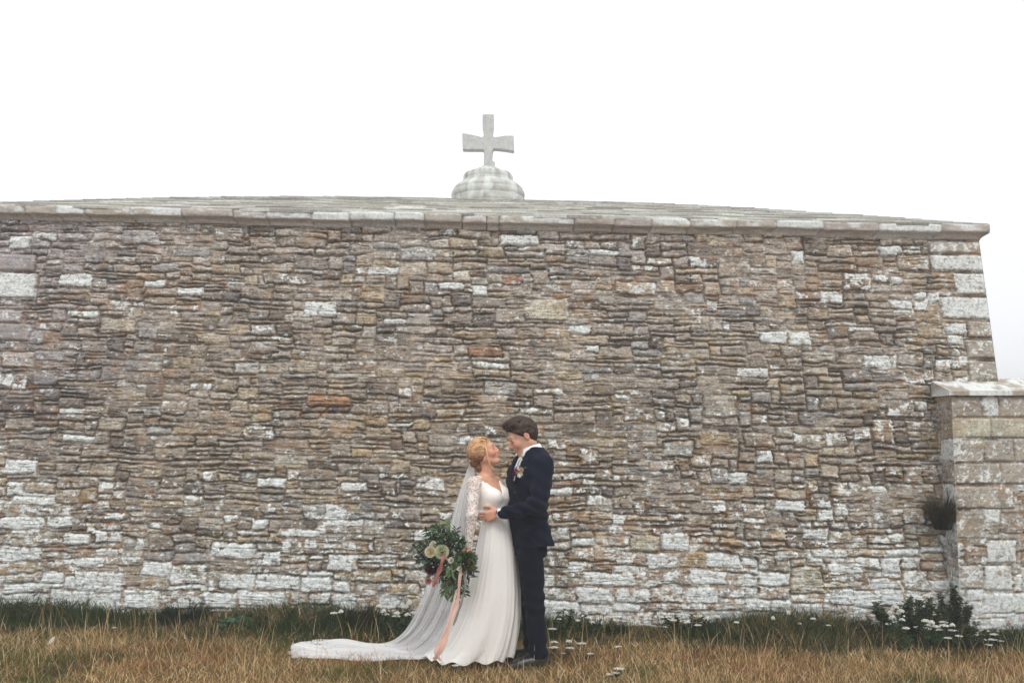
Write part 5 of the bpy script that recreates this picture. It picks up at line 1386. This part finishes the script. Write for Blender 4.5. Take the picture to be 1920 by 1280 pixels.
protea('protea', W(810, 1063, -.30), .056, (-.2, -1, .1), lin(74, 32, 40), lin(52, 30, 28), 34)
protea('spiky_banksia', W(878, 1052, -.30), .080, (.7, -.6, -.2), lin(66, 80, 40), lin(150, 120, 70), 26)
mb = MB()
for k in range(120):            # tiny filler blossoms
    q = hub+Vector((rnd.gauss(0, .07), rnd.uniform(-.14, -.04), rnd.gauss(-.03, .10))); leaf(mb, q, (rnd.uniform(-1, 1), -1, rnd.uniform(-1, 1)), .012, .008, lin(214, 220, 214), rnd)
bqc(mb.build('filler_blossom', petal_mat, None, True, True))
def ribbon(pts, widths, c, name='ribbon'):
    P_ = [Vector(W(*p)) for p in pts]; m = 60; V = []; C = []
    def cr(i, t):
        p0, p1, p2, p3 = [P_[max(0, min(len(P_)-1, i+k))] for k in (-1, 0, 1, 2)]
        return .5*((2*p1)+(p2-p0)*t+(2*p0-5*p1+4*p2-p3)*t*t+(3*p1-p0-3*p2+p3)*t**3)
    L_ = []
    for j in range(m):
        u = j/(m-1)*(len(P_)-1); i = min(int(u), len(P_)-2); L_.append((cr(i, u-i), np.interp(u, range(len(widths)), widths)*MPX))
    for j, (q, w_) in enumerate(L_):
        tw = math.sin(j*.17+pts[0][0])*.9; dr = (L_[min(j+1, m-1)][0]-L_[max(j-1, 0)][0]).normalized(); ax_ = dr.cross(Vector((math.sin(tw), -math.cos(tw), 0))).normalized()
        for s_ in (-1, -.33, .33, 1): V.append(q+ax_*w_*s_*.5+Vector((0, .004*math.sin(3*s_+j*.3), 0)))
    F = [(j*4+i, j*4+i+1, (j+1)*4+i+1, (j+1)*4+i) for j in range(m-1) for i in range(3)]
    o = mesh_obj(name, V, F, ribbon_mat, None, np.tile(np.array(c), (len(V), 1))); return bqc(o)
ribbon([(866, 1050, -.30), (862, 1085, -.34), (858, 1125, -.37), (846, 1160, -.40), (836, 1195, -.42), (824, 1222, -.44), (814, 1236, -.44)], [4, 6, 8, 8, 10, 11, 8], lin(236, 196, 180))
ribbon([(862, 1055, -.28), (860, 1090, -.31), (850, 1130, -.36), (842, 1165, -.39), (828, 1195, -.41), (818, 1222, -.44), (826, 1238, -.44)], [3, 5, 6, 6, 8, 9, 6], lin(240, 212, 200))
ribbon([(868, 1060, -.28), (872, 1095, -.32), (866, 1125, -.36), (858, 1150, -.38), (850, 1172, -.40)], [4, 5, 5, 5, 4], lin(150, 146, 142))
ribbon([(834, 1036, -.36), (829, 1052, -.38), (824, 1068, -.37), (816, 1088, -.35), (812, 1100, -.34)], [5, 7, 9, 9, 6], lin(196, 130, 118))

# boutonniere on the groom's lapel
bp0 = drape(bj, 975, 886, .012); bout = empty('boutonniere', bp0); tag(bout, 'small pink and cream flower boutonniere pinned on the navy lapel', 'boutonniere')
def bsc(o): put(o, bp0); o.parent = bout; return o
mb = MB()
for k in range(16):
    leaf(mb, bp0+Vector((rnd.uniform(-.01, .03), -.004, rnd.uniform(-.005, .02))), (rnd.uniform(-.2, 1.0), -.3, rnd.uniform(.0, .8)), rnd.uniform(.03, .06), .012, DG[rnd.randrange(6)], rnd)
bsc(mb.build('leaf', green_mat, None, True, True))
for (dx, dz, r, cl) in ((.012, .016, .021, (lin(240, 222, 206), lin(226, 190, 160))), (-.012, -.004, .016, WH), (.014, -.014, .014, WH), (-.030, -.008, .019, BU), (-.022, .014, .014, (lin(190, 110, 140), lin(150, 60, 96)))):
    o = rose('blossom', bp0+Vector((dx, -.016, dz)), r, (-.2, -1, .2), cl, rnd, bout, bp0, 4)
mb = MB()
for k in range(7): leaf(mb, bp0+Vector((.004, -.018, -.010)), (math.cos(k*.9)*.8, -.5, -abs(math.sin(k*.9))-.3), .030, .011, lin(238, 234, 230), rnd)
bsc(mb.build('white_petal', petal_mat, None, True, True))

# yarrow: stem, ferny leaves, flat white head
def make_yarrow(h, r, seed):
    rn = random.Random(seed); root = empty('yarrow_plant'); mb = MB()
    b_ = (rn.uniform(-.02, .02), rn.uniform(-.02, .02)); mb.tube([(0, 0, -.01), (b_[0]*.4, b_[1]*.4, h*.5), (b_[0], b_[1], h*.93)], [.0025, .002, .0016], 5, lin(74, 88, 48))
    for k in range(9):
        an = rn.uniform(0, 6.28); rr_ = rn.uniform(0, r*.8); mb.tube([(b_[0], b_[1], h*.86), (b_[0]+math.cos(an)*rr_, b_[1]+math.sin(an)*rr_, h)], .0010, 4, lin(84, 98, 56))
    for k in range(26):
        z = rn.uniform(0, h*.7); an = rn.uniform(0, 6.28); leaf(mb, (b_[0]*z/h, b_[1]*z/h, z), (math.cos(an), math.sin(an), .5), rn.uniform(.03, .06), .008, lin(46, 70, 36), rn)
    s = mb.build('stem', green_mat, root, True, True)
    mb = MB()
    for k in range(90):
        an = rn.uniform(0, 6.28); rr_ = r*math.sqrt(rn.random()); c = rn.uniform(.85, 1)
        x, y, z = b_[0]+math.cos(an)*rr_, b_[1]+math.sin(an)*rr_, h+.006-(rr_/r)**2*.006+rn.uniform(-.003, .003); q = rn.uniform(.0035, .0055)
        V = [(x+q*math.cos(t*1.047), y+q*math.sin(t*1.047), z) for t in range(6)]+[(x, y, z+q*.8), (x, y, z-q*.6)]
        mb.add(V, [(t, (t+1) % 6, 6) for t in range(6)]+[((t+1) % 6, t, 7) for t in range(6)], tuple(np.array(lin(238, 238, 228))*c))
    mb.build('flower_head', petal_mat, root, True, True); return root
protos = [make_yarrow(.17, .030, 1), make_yarrow(.13, .024, 2), make_yarrow(.21, .034, 3), make_yarrow(.10, .020, 4)]
hs_ = [.17, .13, .21, .10]; used_ = set()
YA = [((722, 1146), 'a'), ((733, 1138), 'a'), ((748, 1149), 'a'), ((757, 1139), 'a'), ((768, 1131), 'a'), ((776, 1148), 'a'), ((712, 1136), 'a'), ((626, 1150), 'b'), ((638, 1146), 'b'),
      ((1033, 1178), 'c'), ((1036, 1202), 'c'), ((1042, 1214), 'c'), ((1062, 1201), 'c'), ((1066, 1219), 'd'), ((1101, 1224), 'd'), ((1164, 1233), 'e'), ((1137, 1276), 'f'), ((1158, 1266), 'f'), ((1148, 1268), 'f'),
      ((1086, 1163), 'g'), ((1097, 1150), 'g'), ((1101, 1158), 'g'), ((1078, 1146), 'g'), ((1134, 1150), 'g'), ((1060, 1150), 'g'), ((1263, 1163), 'h'), ((1287, 1167), 'h'), ((1345, 1155), 'h'), ((1450, 1160), 'i'), ((1526, 1160), 'i'), ((1500, 1170), 'i'),
      ((1676, 1138), 'j'), ((1672, 1151), 'j'), ((1684, 1150), 'j'), ((1704, 1179), 'k'), ((1738, 1171), 'k'), ((1746, 1179), 'k'), ((1757, 1174), 'k'), ((1768, 1181), 'k'), ((1764, 1166), 'k'), ((1752, 1168), 'k'), ((1787, 1181), 'l'), ((1783, 1192), 'l'), ((1794, 1192), 'l'), ((1789, 1172), 'l'),
      ((1838, 1189), 'm'), ((1845, 1197), 'm'), ((1858, 1199), 'm'), ((1868, 1196), 'm'), ((1840, 1207), 'm'), ((1856, 1209), 'm'), ((1846, 1183), 'm'), ((1850, 1206), 'm'), ((853, 1254), 'n'), ((1690, 1161), 'j'), ((212, 1196), 'o'),
      ((1020, 1148), 'g'), ((1047, 1160), 'g'), ((1110, 1166), 'g'), ((1150, 1158), 'g'), ((1122, 1146), 'g'), ((740, 1155), 'a'), ((760, 1152), 'a'), ((727, 1152), 'a'), ((1052, 1226), 'd'), ((1088, 1206), 'd'),
      ((1660, 1170), 'j'), ((1693, 1146), 'j'), ((1668, 1160), 'j'), ((1722, 1176), 'k'), ((1730, 1165), 'k'), ((1774, 1172), 'k'), ((1800, 1184), 'l'), ((1778, 1196), 'l'), ((1874, 1202), 'm'), ((1864, 1188), 'm'), ((1832, 1200), 'm'), ((1310, 1172), 'h'), ((1240, 1158), 'h'), ((1380, 1166), 'i'), ((1480, 1150), 'i'), ((1555, 1172), 'i')]
LB = {'a': 'white yarrow flower in the green grass just left of the bouquet ribbons', 'b': 'white yarrow flower in grass above the middle of the trailing veil', 'c': 'white yarrow flower right beside the trouser legs of the groom',
      'd': 'white yarrow flower in dry grass a step right of the groom shoes', 'e': 'lone white yarrow flower in dry straw right of the groom', 'f': 'white yarrow flower at the bottom edge of the picture, right of centre',
      'g': 'small white yarrow flower close to the wall foot right of the groom', 'h': 'white yarrow flower in dark grass at the wall foot, centre right', 'i': 'small white yarrow flower in dark grass halfway between groom and buttress',
      'j': 'white yarrow flower against the white stones left of the dark shrub', 'k': 'white yarrow flower in the dense cluster in front of the weeds by the shrub', 'l': 'white yarrow flower in the cluster directly below the dark shrub',
      'm': 'white yarrow flower in the cluster at the foot of the buttress', 'n': 'small white yarrow flower in dry grass in front of the skirt hem', 'o': 'single small pale yarrow flower in dry grass far left of the veil'}
for i, ((px, py), g) in enumerate(YA):
    k = (i*7+3) % 4; h = hs_[k]
    y = -.55-.25*((i*5) % 3)/2 if py < 1198 else (-1.15-.15*(i % 3) if py < 1240 else -1.95)
    if g == 'm': y = -.62-.05*(i % 3)
    if py < 1156: y = -.66-.1*(i % 2)
    if g == 'a': y = -.82-.05*(i % 3)
    p = at(px, py, y); hgt = p[2]-float(gz(p[0], y)); sc = max(hgt/h, .35)
    src = protos[k]
    if k not in used_: r_ = src; used_.add(k)
    else:
        r_ = src.copy(); SC.collection.objects.link(r_)
        for ch in list(src.children):
            c = ch.copy(); SC.collection.objects.link(c); c.parent = r_
    s2 = {'c': 1.15, 'd': 1.0, 'k': 1.25, 'm': 1.15, 'f': 1.1, 'n': .8, 'i': .7, 'g': .65, 'h': .9, 'j': 1.0, 'e': 1.0, 'o': .6}.get(g, 1.0)
    r_.location = (p[0], y, float(gz(p[0], y))); r_.scale = (s2, s2, sc); r_.rotation_euler = (0, 0, i*1.7)
    if g == 'a': tag(r_, LB[g], 'wildflower', 'white yarrow flowers')
    else: tag(r_, LB[g], 'wildflower', 'white yarrow flowers')

# tufts and weeds one can tell apart
def tuft(name, label, cat, px, py, y, n, h, spread, cols, seed, lean=.6, wbl=.005, droop=1.0, origin=None, group=None):
    r = np.random.default_rng(seed); b = at(px, py, y); z0 = float(gz(b[0], y)) if origin is None else b[2]
    a = r.random(n)*6.28; rr_ = spread*np.sqrt(r.random(n)); x = b[0]+rr_*np.cos(a); yy = y+rr_*np.sin(a)*.7
    part = blades(x-b[0], yy-y, np.zeros(n)-.01, h*(.55+.45*r.random(n))*(1-.45*rr_/spread), wbl*(.7+.6*r.random(n)), lean*(.4+r.random(n)), a+r.normal(0, .5, n), pick(cols, n, r), seed, 4, droop)
    o = blade_obj(name, [part], leaf_mat); o.location = (b[0], y, z0); tag(o, label, cat, group); return o
DKG = [lin(34, 50, 30), lin(44, 62, 34), lin(56, 62, 34), lin(30, 42, 26)]
tuft('grass_tuft', 'dark green grass tuft rising against the white stones, left of the dry straw clump', 'grass tuft', 345, 1150, -.30, 900, .30, .20, DKG, 51, .5, .007)
tuft('grass_tuft', 'small green grass tuft standing against the wall far left', 'grass tuft', 165, 1150, -.25, 420, .20, .12, [lin(60, 88, 44), lin(46, 72, 38)], 52, .5, .006)
tuft('grass_tuft', 'wide dark grass tuft at the wall behind the trailing veil', 'grass tuft', 665, 1165, -.40, 1300, .32, .24, DKG+[lin(84, 70, 44)], 53, .5, .007)
tuft('dry_clump', 'pale dead straw clump leaning at the wall foot above the veil end', 'dead plant', 545, 1170, -.42, 700, .28, .15, [lin(188, 158, 118), lin(160, 126, 88), lin(204, 178, 140)], 54, 1.1, .005)
tuft('grass_tuft', 'low dark grass tuft at the wall foot right of the groom', 'grass tuft', 1130, 1165, -.3, 600, .20, .22, DKG, 55, .6, .006)
tuft('dry_clump', 'dark brown withered weed clump in the bottom left foreground', 'dead plant', 120, 1275, -2.05, 600, .12, .16, [lin(96, 76, 58), lin(120, 96, 74), lin(78, 62, 46)], 56, 1.0, .004)
tuft('grass_tuft', 'green tuft among dry straw in the lower left foreground', 'grass tuft', 165, 1240, -1.75, 700, .12, .28, [lin(66, 84, 42), lin(84, 96, 50), lin(56, 70, 36)], 57, .7, .005)
tuft('wall_tuft', 'dark fern like tuft growing out of the corner where wall meets buttress', 'wall plant', 1768, 990, -.10, 1700, .48, .07, [lin(54, 58, 36), lin(74, 68, 42), lin(42, 50, 30), lin(104, 86, 56)], 58, .5, .005, 1.3, origin=True)
tuft('wall_tuft', 'tiny green tuft rooted under the white corner stone, upper left', 'wall plant', 50, 562, .13, 160, .05, .05, [lin(60, 80, 44), lin(44, 60, 34)], 59, 1.2, .004, 3.0, origin=True)
def bush(name, label, px, py, y, w, h, n, cols, seed, leafL=.05, leafW=.022):
    rn = random.Random(seed); b = at(px, py, y); g = float(gz(b[0], y)); root = empty(name, (b[0], y, g)); tag(root, label, 'shrub')
    mb = MB(); st_ = MB()
    for k in range(26):
        a = rn.uniform(0, 6.28); r_ = w*math.sqrt(rn.random())*.9; zt = h*(.55+.45*rn.random())*(1-.35*(r_/w)**2)
        tip = Vector((math.cos(a)*r_, math.sin(a)*r_*.6, zt)); bs = Vector((tip.x*.35, tip.y*.35, -.01))
        st_.tube([bs, (bs+tip)*.5+Vector((rn.uniform(-.02, .02), 0, .02)), tip], [.004, .003, .001], 5, lin(70, 74, 44))
        for q in range(n//26):
            t = rn.uniform(.15, 1.05); p = bs+(tip-bs)*t; an = rn.uniform(0, 6.28); k_ = rn.uniform(.7, 1.25)
            leaf(mb, p, (math.cos(an), math.sin(an), rn.uniform(-.2, .9)), leafL*rn.uniform(.6, 1.2), leafW*rn.uniform(.7, 1.2), tuple(np.array(cols[rn.randrange(len(cols))])*k_), rn)
    mb.build('foliage', green_mat, root, True, True); st_.build('stem', green_mat, root, True, True)
bush('shrub', 'dark green upright shrub in the corner at the buttress foot', 1790, 1175, -.32, .17, .46, 4200, [lin(40, 54, 32), lin(54, 64, 38), lin(34, 46, 28), lin(70, 62, 38)], 61, .032, .010)
bush('weed', 'leafy green weeds against white stones just left of the dark shrub', 1710, 1185, -.42, .42, .37, 5200, [lin(50, 70, 38), lin(66, 84, 46), lin(38, 54, 32), lin(82, 82, 48)], 62, .042, .012)
bush('weed', 'broad leaved green dock plant in front of the wall, left side', 445, 1180, -.62, .12, .12, 200, [lin(62, 92, 62), lin(76, 108, 76)], 63, .10, .045)
bush('weed', 'low bushy weeds in dark grass, right of centre at the wall foot', 1300, 1175, -.35, .3, .17, 1100, [lin(50, 62, 34), lin(66, 66, 38), lin(36, 50, 28)], 64, .04, .012)
bush('weed', 'tangled low weeds at the wall foot behind the groom legs', 1065, 1175, -.38, .22, .20, 800, [lin(40, 56, 32), lin(54, 68, 38)], 65, .045, .012)
bush('weed', 'low spreading leafy bank in front of the buttress, below the dark shrub', 1815, 1205, -.62, .42, .20, 3000, [lin(44, 62, 34), lin(60, 74, 40), lin(74, 76, 44)], 66, .04, .011)
bush('weed', 'low dark leafy patch at the wall foot, left of the tall weeds by the shrub', 1570, 1185, -.42, .36, .17, 2000, [lin(46, 60, 34), lin(60, 66, 38), lin(38, 52, 30)], 67, .038, .012)
bush('weed', 'brownish leafy patch at the wall foot in the middle of the right half', 1430, 1185, -.45, .30, .15, 1500, [lin(76, 74, 42), lin(60, 64, 36), lin(92, 80, 48)], 68, .036, .011)
bush('weed', 'low green leafy patch right behind the bouquet and veil', 745, 1168, -.45, .26, .18, 1700, [lin(40, 56, 32), lin(54, 70, 38), lin(34, 48, 28)], 69, .042, .012)
bush('weed', 'small brown green leafy patch at the wall foot in the far left corner', 40, 1150, -.35, .28, .17, 1300, [lin(74, 72, 44), lin(54, 66, 38), lin(92, 78, 52)], 70, .036, .012)
# a dropped feather
fb = at(90, 1212, -1.35); ft = empty('feather', (fb[0], -1.35, float(gz(fb[0], -1.35))+.03)); tag(ft, 'small white feather caught upright in the dry grass, far left', 'feather')
mb = MB(); leaf(mb, (0, 0, .0), (.55, .1, .8), .085, .026, lin(232, 226, 218), rnd, (0, -1, 0), .2); mb.build('vane', petal_mat, ft, True, True)
mb = MB(); mb.tube([(-.012, 0, -.018), (0, -.002, 0), (.045, .008, .062)], [.0016, .0014, .0006], 5, lin(214, 204, 190)); mb.build('quill', petal_mat, ft, True, True)
